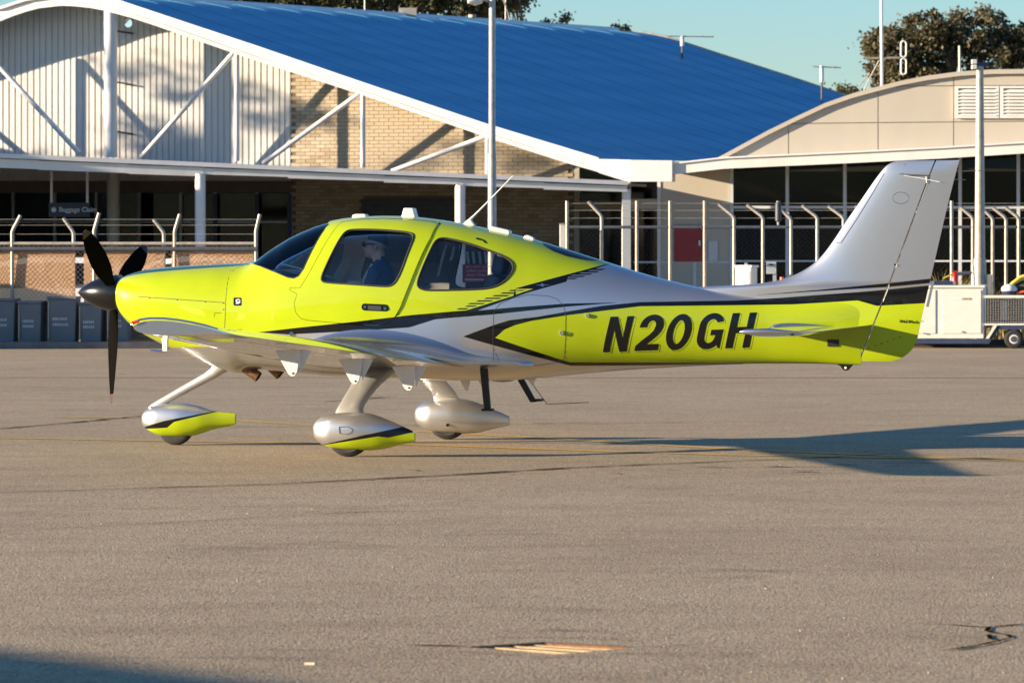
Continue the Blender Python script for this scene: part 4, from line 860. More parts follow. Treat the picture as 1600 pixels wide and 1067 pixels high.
# belt of trees added behind the camera to darken reflections and sky fill
r = random.Random(77); vs = []; fs = []
for k in range(32000):
    x = r.uniform(-170, 170); hmax = 10.5 + 2.5 * math.sin(x * .11) + 1.6 * math.sin(x * .37 + 1); z = hmax * r.random() ** .8; p = Vector((x, -86 + r.uniform(-4, 4), z)); L = r.uniform(.35, .9)
    a = Vector((r.uniform(-1, 1), r.uniform(-1, 1), r.uniform(-1, 1))).normalized(); b = a.cross(Vector((r.uniform(-1, 1), r.uniform(-1, 1), r.uniform(-1, 1)))).normalized(); i0 = len(vs)
    vs += [p, p + a * L * .5 + b * L * .4, p + a * L, p + a * L * .5 - b * L * .4]; fs.append((i0, i0 + 1, i0 + 2, i0 + 3))
tag(MB().add(vs, fs).build('added_tree_belt', M['leaf2'], None, fix=False), 'dark belt of trees added behind the viewpoint to darken reflections', 'trees', kind='stuff')

# ================================================================== the aeroplane
# local axes of the aeroplane: u runs aft, v to the near (left) side, w up; origin on the ground between the main wheels
TH = R(14.0); OX = -1.017
UA = Vector((math.cos(TH), -math.sin(TH), 0)); VA = Vector((-math.sin(TH), -math.cos(TH), 0)); ORG = Vector((OX, 0, 0))
plane_ = empty('light_aircraft', ORG); tag(plane_, 'yellow and silver single engined low wing aircraft, black stripes', 'aircraft')
plane_.matrix_world = Matrix(((UA.x, VA.x, 0, ORG.x), (UA.y, VA.y, 0, ORG.y), (0, 0, 1, 0), (0, 0, 0, 1)))
# u,v,w is left handed, so meshes are written as (u, -v', w): keep a true rotation by storing v with a flipped sign
plane_.matrix_world = Matrix(((UA.x, -VA.x, 0, ORG.x), (UA.y, -VA.y, 0, ORG.y), (0, 0, 1, 0), (0, 0, 0, 1)))
def Q(u, v, w): return Vector((u, -v, w))            # aeroplane (u, v, w) -> local mesh coordinates
def pa(px, py, v=0.0):                               # photo pixel on the upright plane at v -> (u, w)
    k = Vector(((px - 800) / F, 1, -(py - YH) / F)); c = Vector((0, -D0, HC)); q = ORG + VA * v
    t = (q - c).dot(VA) / k.dot(VA); p = c + k * t; return (p - ORG).dot(UA), p.z
st = [  # px, top, bottom, half width, height of widest point, n upper, n lower
 (194, 447, 474, .16, .5, 2.2, 2.2), (197, 437, 483, .29, .5, 2.3, 2.3), (203, 430.5, 494, .385, .5, 2.4, 2.4), (215, 425.5, 508, .45, .52, 2.4, 2.4), (240, 420, 526, .505, .53, 2.4, 2.5), (270, 416.8, 542, .54, .54, 2.4, 2.5),
 (310, 414.3, 560, .565, .54, 2.5, 2.5), (350, 412.3, 575, .585, .53, 2.5, 2.6), (385, 410.6, 583.5, .60, .52, 2.4, 2.7), (400, 408, 577.5, .607, .50, 2.3, 2.8), (415, 398, 577.5, .615, .47, 2.2, 2.9), (430, 386.5, 578.3, .625, .44, 2.15, 3),
 (445, 376.8, 579.5, .635, .42, 2.15, 3), (460, 368, 581, .645, .41, 2.2, 3), (475, 361, 582.5, .652, .40, 2.25, 3), (490, 354.7, 584, .658, .39, 2.3, 3), (505, 349.3, 585.5, .663, .385, 2.35, 3), (520, 345.2, 587, .667, .38, 2.4, 3), (540, 341.4, 587.7, .67, .375, 2.45, 3),
 (570, 338.6, 588.7, .675, .37, 2.5, 3), (600, 337.5, 589.8, .677, .37, 2.5, 3), (640, 338.4, 591.5, .672, .37, 2.5, 3), (680, 342.7, 593.2, .66, .37, 2.5, 3), (720, 349, 594.3, .645, .375, 2.45, 2.9), (760, 357, 594.5, .62, .38, 2.4, 2.8),
 (800, 365.7, 593.5, .59, .39, 2.35, 2.7), (840, 376, 591, .55, .40, 2.3, 2.6), (880, 388, 587.5, .505, .42, 2.3, 2.5), (920, 400.8, 583.5, .458, .44, 2.3, 2.5), (960, 413.3, 580, .41, .46, 2.3, 2.5), (1000, 426, 577, .365, .48, 2.3, 2.5),
 (1050, 439.5, 574, .31, .50, 2.3, 2.5), (1100, 451, 571.2, .26, .52, 2.4, 2.5), (1150, 460, 569.2, .215, .54, 2.4, 2.5), (1200, 465.5, 568, .17, .55, 2.4, 2.5), (1270, 468, 568, .115, .56, 2.4, 2.6), (1320, 468.5, 569.5, .070, .56, 2.4, 2.6), (1346, 469, 570, .042, .56, 2.4, 2.6)]
ux = [pa(s[0], s[1])[0] for s in st]
f_top = pint(ux, [pa(s[0], s[1])[1] for s in st]); f_bot = pint(ux, [pa(s[0], s[2])[1] for s in st]); f_b = pint(ux, [s[3] for s in st]); f_c = pint(ux, [s[4] for s in st]); f_nu = pint(ux, [s[5] for s in st]); f_nl = pint(ux, [s[6] for s in st])
def hw(u, w):
    t, b = f_top(u), f_bot(u); c = b + (t - b) * f_c(u)
    if w >= t or w <= b: return 0.0
    q, n = ((w - c) / (t - c), f_nu(u)) if w > c else ((c - w) / (c - b), f_nl(u))
    return f_b(u) * max(0.0, 1 - q ** n) ** (1 / n)
def S(px, py, vmax=9):                               # photo pixel on the near skin -> (u, w)
    v = 0.3
    for _ in range(30): u, w = pa(px, py, v); v = 0.5 * v + 0.5 * min(vmax, hw(u, w))
    return u, w
def ring(u, n=96, off=0.0):
    t, b = f_top(u), f_bot(u); c = b + (t - b) * f_c(u); t -= off; b += off; B = max(0.004, f_b(u) - off); out = []
    for k in range(n):
        a = 2 * math.pi * k / n; ca, sa = math.cos(a), math.sin(a); e = 2 / (f_nu(u) if sa >= 0 else f_nl(u))
        out.append(Q(u, B * math.copysign(abs(ca) ** e, ca), c + (t - c if sa >= 0 else c - b) * math.copysign(abs(sa) ** e, sa)))
    return out
def loft(u0, u1, n, off, dens=None):
    us = [u0 + (u1 - u0) * i / n for i in range(n + 1)]
    if dens: us = sorted(set(us + dens))
    return [ring(u, 96, off) for u in us]

# ---- paint: stripes drawn as curves over the side of the aeroplane (object coordinates)
def paint_material(name, regions, two_sided=True, guard=None):
    """regions: list of (colour, upper curve, lower curve) each curve [(u, w)...]; later ones cover earlier ones; base is silver"""
    m, nt, b = nodes(name); out = nt.nodes['Material Output']
    sp = nt.nodes.new('ShaderNodeSeparateXYZ'); nt.links.new(nt.nodes.new('ShaderNodeTexCoord').outputs['Object'], sp.inputs[0]); U, Y, Wd = sp.outputs
    def curve(pts):
        u0, u1 = pts[0][0], pts[-1][0]; ws = [p[1] for p in pts]; w0, w1 = min(ws) - .001, max(ws) + .001
        x = math_(nt, 'DIVIDE', math_(nt, 'SUBTRACT', U, u0), u1 - u0); fc = nt.nodes.new('ShaderNodeFloatCurve'); cm = fc.mapping; c = cm.curves[0]; cm.use_clip = True
        while len(c.points) < len(pts): c.points.new(0.5, 0.5)
        for k, (u, w) in enumerate(pts): c.points[k].location = ((u - u0) / (u1 - u0), (w - w0) / (w1 - w0)); c.points[k].handle_type = 'VECTOR'
        cm.update(); nt.links.new(x, fc.inputs['Value']); return math_(nt, 'ADD', math_(nt, 'MULTIPLY', fc.outputs[0], w1 - w0), w0)
    ym = bm_ = 0.0
    for col, up, lo in regions:
        pts = (up or lo); u0, u1 = pts[0][0], pts[-1][0]
        msk = math_(nt, 'MULTIPLY', math_(nt, 'GREATER_THAN', U, u0), math_(nt, 'LESS_THAN', U, u1))
        if up: msk = math_(nt, 'MULTIPLY', msk, math_(nt, 'LESS_THAN', Wd, curve(up)))
        if lo: msk = math_(nt, 'MULTIPLY', msk, math_(nt, 'GREATER_THAN', Wd, curve(lo)))
        if guard is not None: msk = math_(nt, 'MULTIPLY', msk, math_(nt, 'GREATER_THAN', math_(nt, 'ABSOLUTE', Y), guard))
        if col == 'y': ym = math_(nt, 'MAXIMUM', ym, msk)
        else: bm_ = math_(nt, 'MAXIMUM', bm_, msk)
    dirt = noise(nt, 3.0, 5, 0.6, coords(nt, 'Object', (1, 1, 2)))
    yel = ramp(nt, dirt, [(0.3, (0.365, 0.455, 0.004)), (0.7, (0.40, 0.495, 0.005))])
    c = mixc(nt, ym, (0.55, 0.55, 0.56), yel); c = mixc(nt, bm_, c, (0.004, 0.004, 0.005)); nt.links.new(c, b.inputs['Base Color']); b.inputs['Specular IOR Level'].default_value = 0.1
    paintm = math_(nt, 'MAXIMUM', ym, bm_); nt.links.new(math_(nt, 'MULTIPLY', math_(nt, 'SUBTRACT', 1.0, paintm), 0.85), b.inputs['Metallic'])
    op = noise(nt, 2.2, 2, 0.5, coords(nt, 'Object')); bp = nd(nt, 'ShaderNodeBump', Strength=0.05, Distance=0.03); nt.links.new(op, bp.inputs['Height']); nt.links.new(bp.outputs[0], b.inputs['Coat Normal'])
    b.inputs['Roughness'].default_value = 0.33; b.inputs['Coat Weight'].default_value = 0.9; b.inputs['Coat Roughness'].default_value = 0.03
    return m
def C_(pts, v=None): return [S(*p) if v is None else pa(p[0], p[1], v) for p in pts]
LOW = -9.0
c1t = C_([(405, 519), (470, 511.5), (560, 502), (640, 492.5), (697, 487.5), (728, 485), (790, 466), (803, 462), (804, 451), (837, 442), (880, 430.5), (915, 421.3), (960, 409.8)])
c1b = C_([(405, 519.4), (450, 522.5), (560, 517), (640, 511.5), (680, 499), (700, 497), (738, 494), (747, 485), (824, 457.5), (886, 440), (888, 431.5), (925, 421.8), (960, 411.2)])
c2t = C_([(700, 490), (745, 485.3), (800, 480.5), (885, 474.3), (962, 472.7)]); c2b = C_([(700, 497), (772, 491.2), (885, 479.2), (962, 473.2)])
c3t = C_([(724, 525.6), (771, 508), (795, 500.5), (840, 495), (885, 487), (940, 478), (1000, 472), (1150, 469.5), (1220, 465.3), (1280, 460.8)]) + C_([(1340, 456.5), (1385, 452.6), (1470, 444)], 0.05)
c3b = C_([(724, 526.1), (774, 527.8), (788, 515), (805, 508), (830, 501.5), (885, 492.8), (1000, 478.6), (1150, 477), (1240, 475.6), (1300, 472)]) + C_([(1340, 469.6), (1369, 478), (1470, 472.5)], 0.05)
c4t = C_([(724, 525.9), (774, 527.8), (877, 562), (894, 567)]); c4b = C_([(724, 526), (892, 571.5), (894, 571.6)])
c5t = C_([(890, 566), (1100, 566.5), (1160, 567)]); c5b = C_([(890, 571.5), (1020, 571), (1160, 568.5)])
c6t = C_([(1185, 460.8), (1280, 452.8)]) + C_([(1385, 442.8), (1470, 433.6)], 0.04); c6b = C_([(1185, 461.1), (1280, 455)]) + C_([(1385, 448.6), (1470, 441)], 0.04)
c7 = [(S(x, y) if hw(*S(x, y)) > 0 else pa(x, y, .05)) for x, y in ([(849, 379), (853, 386), (865, 393), (885, 400.5), (910, 406), (930, 407.5), (942, 406)])]
frontlow = C_([(190, 560), (240, 546), (290, 542), (400, 541), (405.2, 519.4)]); frontlow = [(frontlow[0][0] - .2, frontlow[0][1])] + frontlow[1:]
lowy_t = c3b[1:]; lowy_b = C_([(774, 527.9), (877, 562), (894, 567), (1100, 566.8), (1160, 567.2)]) + [(c5t[-1][0] + .03, 0.1), (lowy_t[-1][0], 0.1)]
REG = [('y', None, frontlow), ('y', None, c1t), ('y', lowy_t, lowy_b), ('k', c1t, c1b), ('k', c2t, c2b), ('k', c3t, c3b), ('k', c4t, c4b), ('k', c5t, c5b), ('k', c6t, c6b)]
M['livery'] = paint_material('aircraft_livery', REG)

# ---- fuselage shell with real openings for windows and door
def new_obj(name, mb, mats, smooth=None):
    o = mb.build(name, mats, None, fix=True, smooth=smooth if smooth else False); return o
dens = [ux[0] + i * 0.004 for i in range(1, 12)] + [ux[0] + 0.05 + i * 0.015 for i in range(1, 12)]
outer = loft(ux[0], ux[-1], 150, 0.0, dens); inner = loft(pa(408, 400)[0], pa(925, 400)[0], 60, 0.04)
mb = MB(); mb.rings(outer, True, 0); bm = bmesh.new()
fo = mb.build('fuselage', [M['livery'], M['trim']], None, fix=True)
mb = MB(); mb.rings(inner, True, 1); fi = mb.build('inner', [M['livery'], M['trim']], None, fix=True)
bm.from_mesh(fi.data); bmesh.ops.reverse_faces(bm, faces=bm.faces); bm.from_mesh(fo.data); bm.to_mesh(fo.data); bm.free(); bpy.data.objects.remove(fi)
def boolean(o, cutter, op):
    m = o.modifiers.new('b', 'BOOLEAN'); m.operation = op; m.object = cutter; m.solver = 'EXACT'
    dg = bpy.context.evaluated_depsgraph_get(); me = bpy.data.meshes.new_from_object(o.evaluated_get(dg)); o.modifiers.clear(); old = o.data; o.data = me; bpy.data.meshes.remove(old)
def cutter(pts, v0, v1, mat=M['black_rough'], grow=0.0):
    if grow:
        cu = sum(p[0] for p in pts) / len(pts); cw = sum(p[1] for p in pts) / len(pts); n = len(pts); out = []
        ar = sum(pts[i][0] * pts[(i + 1) % n][1] - pts[(i + 1) % n][0] * pts[i][1] for i in range(n)); sg = 1 if ar > 0 else -1
        for i in range(n):
            a = Vector(pts[i - 1]); b = Vector(pts[i]); c = Vector(pts[(i + 1) % n]); t1 = (b - a).normalized(); t2 = (c - b).normalized(); nn = (Vector((t1.y, -t1.x)) + Vector((t2.y, -t2.x))).normalized() * sg; out.append((b.x + nn.x * grow, b.y + nn.y * grow))
        pts = out
    return MB().prism([Q(u, v0, w) for u, w in pts], Q(0, v1 - v0, 0)).build('cutter', mat)
def smoothpoly(pts, it=2):
    for _ in range(it):
        out = []; n = len(pts)
        for i in range(n):
            a, b = Vector(pts[i]), Vector(pts[(i + 1) % n]); out += [tuple(a.lerp(b, .25)), tuple(a.lerp(b, .75))]
        pts = out
    return pts
doorwin = smoothpoly(C_([(501.5, 434), (508, 419), (533, 370), (541, 361.5), (550, 359), (580, 358.8), (610, 360.5), (636, 363), (645, 366), (646.5, 372), (641, 386), (628, 422), (619, 440), (611, 447), (600, 448), (560, 445), (512, 442), (503, 440)]))
rearwin = smoothpoly(C_([(652, 442), (655, 431), (672, 392), (680, 376.5), (689, 372), (701, 373), (730, 380), (758, 389.5), (786, 400), (799, 408.5), (802.5, 417), (799.5, 427), (790, 438.5), (777, 447), (762, 451.5), (726, 453), (669, 454.3), (657, 451.5), (652.5, 447)]))
wsb = smoothpoly(C_([(432, 426), (450, 433.5), (459, 434.8), (466, 431.5), (474, 420), (489, 388.5), (505, 361), (513, 351)]), 0)
wscreen = [pa(398, 409, 0), pa(412, 416.5, .38)] + wsb + [pa(516, 346, 0.1), pa(516, 300, 0), pa(385, 300, 0), pa(388, 402, 0)]
doorpoly = C_([(533, 347), (520, 362), (500, 395), (483, 426), (469, 449), (453, 449.5), (452, 453), (464, 459.5), (459, 474), (462, 489), (470, 498), (482, 501), (540, 506), (590, 508.5), (607, 505.5), (619, 495), (628, 480), (644, 440), (660, 401), (674, 372), (685, 351), (680, 346.5), (640, 342.5), (600, 341), (560, 342.3)])
cut_near = lambda p, g=0.0, mat=M['black_rough']: cutter(p, 0.02, 1.5, mat, g)
cutters = [cutter(doorwin, -1.5, 1.5), cutter(rearwin, -1.5, 1.5), cutter(wscreen, -1.5, 1.5)]
# door: the piece of shell inside the door outline
door = fo.copy(); door.data = fo.data.copy(); door.name = 'door'; COL.objects.link(door)
cd = cut_near(doorpoly, -0.004, M['livery']); boolean(door, cd, 'INTERSECT'); boolean(door, cutters[0], 'DIFFERENCE')
def shifted_gap(p): return p
cf = cut_near(doorpoly, 0.0, M['livery']); boolean(fo, cf, 'DIFFERENCE')
gap = C_([(624, 492), (632, 480), (648, 440), (664, 401), (678, 372), (690, 350), (686, 347), (684, 350), (672, 372), (657, 401), (641, 440), (625, 480), (616, 496)])
cg = cut_near(gap, 0.0, M['livery']); 
for c in cutters: boolean(fo, c, 'DIFFERENCE')
def shade(o, ang=32, parent=plane_):
    bm = bmesh.new(); bm.from_mesh(o.data)
    for f in bm.faces: f.smooth = True
    for e in bm.edges: e.smooth = not (len(e.link_faces) == 2 and e.calc_face_angle(0) > R(ang))
    bm.to_mesh(o.data); bm.free(); o.parent = parent
# rear edge of the door stands in a recessed channel
boolean(fo, cg, 'DIFFERENCE'); boolean(door, cg, 'DIFFERENCE')
jamb = MB(); J = [S(*p) for p in [(614, 500), (626, 482), (642, 440), (658, 401), (673, 372), (686, 350)]]
J = [tuple(Vector(a).lerp(Vector(b), i / 10)) for a, b in zip(J, J[1:]) for i in range(10)] + [J[-1]]
vs = []
for u, w in J:
    for du in (-.045, .05): v = hw(u + du, w) - 0.026; vs.append(Q(u + du, v, w))
jamb.add(vs, [(2 * i, 2 * i + 1, 2 * i + 3, 2 * i + 2) for i in range(len(J) - 1)])
jo = jamb.build('door_jamb', M['livery'], plane_, smooth=True)
shade(fo); shade(door); fo.name = 'fuselage'
# glass
def glass(name, cut, mat, near=True, far=False, label=None):
    mb = MB(); mb.rings(loft(pa(392, 400)[0], pa(860, 400)[0], 90, 0.012), True); g1 = mb.build(name, mat, None); mb = MB(); mb.rings(loft(pa(393, 400)[0], pa(859, 400)[0], 90, 0.017), True); g2 = mb.build('i', mat, None)
    bm = bmesh.new(); bm.from_mesh(g2.data); bmesh.ops.reverse_faces(bm, faces=bm.faces); bm.from_mesh(g1.data); bm.to_mesh(g1.data); bm.free(); bpy.data.objects.remove(g2)
    boolean(g1, cut, 'INTERSECT'); shade(g1, 25); return g1
for nm, pl_, mt in (('door_window', doorwin, 'cabin_glass'), ('rear_window', rearwin, 'rear_glass')):
    for a, b in ((0.02, 1.5), (-1.5, -0.02)):
        c = cutter(pl_, a, b, M[mt], 0.004); glass(nm, c, M[mt]); bpy.data.objects.remove(c)
c = cutter(wscreen, -1.5, 1.5, M['cabin_glass'], 0.004); glass('windscreen', c, M['cabin_glass']); bpy.data.objects.remove(c)
for c in cutters + [cd, cf, cg]: bpy.data.objects.remove(c)
# seals round the openings and thin panel seams, lying on the skin
def skinline(pts, rad, name, mat, parent=plane_, closed=False, n=6, out=0.0, side=1):
    P = list(pts) + ([pts[0], pts[1]] if closed else []); R_ = []
    for (a, b), (c, d_) in zip(P, P[1:]):
        m_ = max(1, int(math.hypot(c - a, d_ - b) / 0.04))
        for i in range(m_): t = i / m_; R_.append((a + (c - a) * t, b + (d_ - b) * t))
    R_.append(P[-1]); return MB().tube([Q(u, side * (hw(u, w) + out), w) for u, w in R_], rad, n).build(name, mat, parent, smooth=True)
for p in (doorwin, rearwin):
    for sd in (1, -1): skinline(p, 0.010, 'window_seal', M['black_rough'], closed=True, out=-0.004, side=sd)
skinline(wscreen[1:2] + wsb, 0.006, 'windscreen_seal', M['black_rough'], out=-0.002)
seam_m = M['black_rough']
for pts in ([(392, 413), (375, 416), (364, 423), (357, 435), (353.5, 460), (352, 490), (351, 514)], [(216, 463.5), (260, 466.5), (310, 470), (351, 473)], [(335, 495), (335, 489), (345, 489)],
            [(771.5, 562), (770.5, 520), (771, 495), (773, 484), (781, 475), (800, 466), (826, 460.5), (855, 462.5), (870, 467), (880, 477), (884, 492), (884, 530), (882, 558), (878, 564)], [(771.5, 545), (776, 556), (787, 565), (800, 568.5), (840, 571), (876, 565)], [(352, 516), (378, 515)]):
    skinline(smoothpoly_open(C_(pts)) if 'smoothpoly_open' in globals() else C_(pts), 0.0028, 'panel_seam', seam_m, out=-0.0012)
def rivet(px, py, rad, name, mat, h=0.004, parent=plane_): u, w = S(px, py); v = hw(u, w); return MB().tube([Q(u, v - .003, w), Q(u, v + h, w)], rad, 10).build(name, mat, parent, smooth=50)
for x, y in ((233, 465.5), (276, 468.5), (320, 471.5), (348.5, 473.5), (348.5, 483.5), (359, 423)): rivet(x, y, 0.0055, 'fastener', M['steel'])
for x, y, rad in ((918, 493, 0.018), (878, 520, 0.02), (456, 521.5, 0.02)): rivet(x, y, rad, 'latch', M['chrome'], 0.012)
rivet(890, 520.5, 0.008, 'latch', M['steel']);
def decal(poly, name, mat, off=0.004, parent=plane_, step=0.02, vfun=None, th=0.0):
    bm = bmesh.new(); f = bm.faces.new([bm.verts.new((u, w, 0)) for u, w in poly]); f.normal_update(); bmesh.ops.triangulate(bm, faces=[f], ngon_method='EAR_CLIP')
    for _ in range(6):
        es = [e for e in bm.edges if e.calc_length() > step]
        if not es: break
        bmesh.ops.subdivide_edges(bm, edges=es, cuts=1); bmesh.ops.triangulate(bm, faces=bm.faces)
    for v in bm.verts: u, w = v.co.x, v.co.y; v.co = Q(u, (vfun or hw)(u, w) + off, w)
    me = bpy.data.meshes.new(name); bm.to_mesh(me); bm.free(); me.materials.append(mat); o = bpy.data.objects.new(name, me); COL.objects.link(o); o.parent = parent
    for p in me.polygons: p.use_smooth = True
    return o
for k in range(2):
    pts_ = sorted(c7); top_ = [(pts_[0][0] + (pts_[-1][0] - pts_[0][0]) * i / 16, 0) for i in range(17)]; top_ = [(u, f_top(u) - .0015) for u, _ in top_][::-1]
    low_ = lin(pts_); poly_ = [(u, min(low_(u), f_top(u) - .002)) for u, _ in top_[::-1]]
    mbx = MB(); vs = []; nJ = 10
    for (u, wl_), (u2, wt_) in zip(poly_, top_[::-1]):
        for j in range(nJ + 1): q = 1 - (1 - j / nJ) ** 2; w = wl_ + (wt_ - wl_) * q; vs.append(Q(u, (1 if k == 0 else -1) * (hw(u, w) + .003), w + .002))
    mbx.add(vs, [(i * (nJ + 1) + j, (i + 1) * (nJ + 1) + j, (i + 1) * (nJ + 1) + j + 1, i * (nJ + 1) + j + 1) for i in range(16) for j in range(nJ)]).build('skylight', M['black'], plane_, smooth=True)
# hatch dashes along the stripe, badge, handle, marks
M['lime'] = simple('lime_paint', (0.40, 0.465, 0.005), 0.33, coat=0.9, var=0.02)
decal(C_([(805, 451.3), (833, 451.3), (806, 460.2)]), 'stripe_flash', M['lime'], 0.0012)
for k in range(8):
    y = 483.5 - k * 4.1; xr = 728 + (486 - y) * 3.11 - 6; xl = xr - 25 + (k < 2) * 8; decal(C_([(xl, y), (xl + 5, y - 2.0), (xr + 3, y - 2.0), (xr - 2, y)]), 'stripe_dash', M['black'], 0.0012)
for (x0, x1, y) in ((884, 903, 435.2), (886, 915, 431.8), (896, 926, 428.2), (908, 937, 424.6), (921, 946, 421.0)):
    decal(C_([(x0, y + 1), (x0 + 5, y - 1.0), (x1, y - 1.0), (x1 - 5, y + 1)]), 'stripe_dash', M['black'], 0.0012)
decal(C_([(836, 445.5), (845, 444.5), (847.5, 442), (849.5, 444.6), (860, 445.2), (850, 446.2), (848, 448.5), (846, 446.3)]), 'aircraft_badge', M['silver'], 0.0045)
def rrect(x0, x1, y0, y1, rx, tilt=0.0, n=5):
    out = []
    for cx, cy, a0 in ((x1 - rx, y0 + rx, -90), (x1 - rx, y1 - rx, 0), (x0 + rx, y1 - rx, 90), (x0 + rx, y0 + rx, 180)):
        for i in range(n + 1): a = R(a0 + 90 * i / n); out.append((cx + rx * math.cos(a), cy + rx * math.sin(a)))
    return [(x, y + (x - x0) * tilt) for x, y in out]
decal(C_(rrect(565, 607, 474, 485, 5, 0.045)), 'door_handle', M['black'], 0.003); rivet(570.5, 479.5, 0.013, 'door_lock', M['chrome'], 0.010, door); rivet(602, 482, 0.014, 'door_lock', M['chrome'], 0.012, door)
decal(C_(rrect(575, 596, 477.3, 484, 1.5, 0.045)), 'handle_lever', M['panel'], 0.009)
decal(C_(rrect(365, 377, 465, 477.5, 2.0)), 'emblem', M['black'], 0.003)
for pp in ([(368.5, 468), (374, 467), (374, 468.4), (370, 469.3), (370.3, 471), (373.8, 471), (373.6, 474.4), (368.6, 475), (368.6, 473.7), (372, 473), (372, 472.2), (368.8, 472.2)], [(374.6, 468), (375.6, 468), (375.2, 474), (374.3, 474)]): decal(C_(pp), 'emblem_mark', M['white_steel'], 0.005)
for pp in ([(743, 372.5), (746, 371.2), (757, 375.2), (761, 380), (758.5, 380.3), (754.5, 376.3), (745, 374)],): decal(C_(pp), 'air_vent', M['black'], 0.004)
# registration: letters cut to outlines in a slanted box, each laid on the skin with a thin drop line
def arc(cx, cy, rx, ry, a0, a1, n=14): return [(cx + rx * math.cos(R(a0 + (a1 - a0) * i / n)), cy + ry * math.sin(R(a0 + (a1 - a0) * i / n))) for i in range(n + 1)]
GL = {'N': (0.70, [(0, 0), (0, 1), (.22, 1), (.50, .38), (.50, 1), (.70, 1), (.70, 0), (.49, 0), (.20, .63), (.20, 0)]),
      'H': (0.70, [(0, 0), (0, 1), (.21, 1), (.21, .60), (.49, .60), (.49, 1), (.70, 1), (.70, 0), (.49, 0), (.49, .42), (.21, .42), (.21, 0)]),
      '2': (0.66, [(0, 0), (0, .14)] + [(.12, .27), (.32, .45), (.41, .56), (.44, .68)] + arc(.33, .71, .115, .14, 0, 165, 8) + [(.21, .66), (.01, .66)] + arc(.335, .69, .325, .33, 175, -10, 16) + [(.63, .54), (.55, .42), (.42, .29), (.30, .18), (.64, .18), (.64, 0)]),
      'G': (0.70, arc(.35, .66, .35, .36, 18, 180, 14) + arc(.35, .34, .35, .36, 180, 318, 12) + [(.64, .04), (.68, 0), (.72, 0), (.72, .54), (.37, .54), (.37, .38), (.52, .38), (.50, .28)] + arc(.36, .33, .15, .17, -40, -180, 8) + arc(.36, .67, .155, .175, 180, 25, 8))}
def letter(ch, x0, yb, wpx, hpx, slant=12.0):
    to = lambda x, y: (x0 + x * wpx / 0.70 + y * slant, yb - y * hpx - (x * wpx / .7) * 0.034)
    def inside(p, poly):
        c = False; n = len(poly)
        for i in range(n):
            (xa, ya), (xb, yb_) = poly[i], poly[(i + 1) % n]
            if (ya > p[1]) != (yb_ > p[1]) and p[0] < (xb - xa) * (p[1] - ya) / (yb_ - ya) + xa: c = not c
        return c
    e = None
    if ch == '0':
        o_, i_ = [to(*p) for p in arc(.33, .5, .33, .52, 0, 360, 40)], [to(*p) for p in arc(.325, .5, .145, .34, 0, 360, 40)]; vs = []; 
        mbx = MB(); us = [S(*p) for p in o_]; ui = [S(*p) for p in i_]; mid = [((a[0] + b[0]) / 2, (a[1] + b[1]) / 2) for a, b in zip(us, ui)]
        mbx.add([Q(u, hw(u, w) + .0015, w) for L__ in (us, mid, ui) for u, w in L__], [(r_ * 41 + i, r_ * 41 + i + 1, (r_ + 1) * 41 + i + 1, (r_ + 1) * 41 + i) for r_ in (0, 1) for i in range(40)]); lt = mbx.build('registration_letter', M['black'], plane_, fix=False); loops = [o_, i_]
        solid = lambda p: inside(p, o_[:-1]) and not inside(p, i_[:-1])
    else:
        poly = [to(*p) for p in GL[ch][1]]; lt = decal([S(*p) for p in poly], 'registration_letter', M['black'], 0.0015); loops = [poly + [poly[0]]]; solid = lambda p: inside(p, poly)
    lt['label'] = 'black slanted letter %s' % ch if ch.isalpha() else 'black slanted figure %s' % ch
    for lp_ in loops:
        seg = []
        for (a, b), (c, d_) in zip(lp_, lp_[1:]):
            m_ = max(1, int(math.hypot(c - a, d_ - b) / 2.0))
            for i in range(m_): seg.append((a + (c - a) * i / m_ + 2.6, b + (d_ - b) * i / m_ + 2.0))
        seg.append((lp_[-1][0] + 2.6, lp_[-1][1] + 2.0)); run = []
        def flush(run):
            if len(run) > 2: MB().tube([Q(u, hw(u, w) - .001, w) for u, w in (S(*p) for p in run)], 0.0022, 4).build('drop_line', M['black'], lt)
        for p in seg:
            if solid(p): flush(run); run = []
            else: run.append(p)
        flush(run)
letter('N', 942, 550.4, 37, 55.5); letter('2', 991, 548.3, 40, 55.2); letter('0', 1035.5, 546.7, 41, 54.5); letter('G', 1085, 545.3, 38, 54.5); letter('H', 1133, 544.3, 38, 55)

# ---- fin and rudder
def naca(x, t): return 5 * t * (0.2969 * math.sqrt(max(x, 0)) - 0.1260 * x - 0.3516 * x * x + 0.2843 * x ** 3 - 0.1015 * x ** 4)
le = [(1500, 250.5), (1425, 250.3), (1405, 251.5), (1392, 255), (1383, 261), (1377, 268), (1345, 313), (1320, 349), (1300, 379), (1280, 404), (1265, 416.5), (1250, 425.5), (1230, 434), (1210, 439.5), (1185, 443), (1150, 445.5), (1100, 448), (1060, 452), (1040, 462), (1100, 480), (1180, 500), (1250, 540), (1290, 572)]
te = [(1499, 251), (1497.5, 256), (1453, 440), (1440, 497), (1432, 533), (1424, 547), (1412, 557.5), (1396, 564), (1370, 568.5), (1344, 570.5)]
hin = [(1462, 250), (1448, 285), (1383, 462), (1341, 570)]
wl = pint([pa(x, y)[1] for x, y in le[::-1]], [pa(x, y)[0] for x, y in le[::-1]]); wt = pint([pa(x, y)[1] for x, y in te[::-1]], [pa(x, y)[0] for x, y in te[::-1]]); wh = lin([(pa(x, y)[1], pa(x, y)[0]) for x, y in hin[::-1]])
wrows = sorted(set([pa(1400, 250.8 + k * 0.8)[1] for k in range(12)] + [pa(1400, 260 + k * 4)[1] for k in range(44)] + [pa(1300, 436 + k * 1.2)[1] for k in range(26)] + [pa(1300, 468 + k * 6)[1] for k in range(17)]))
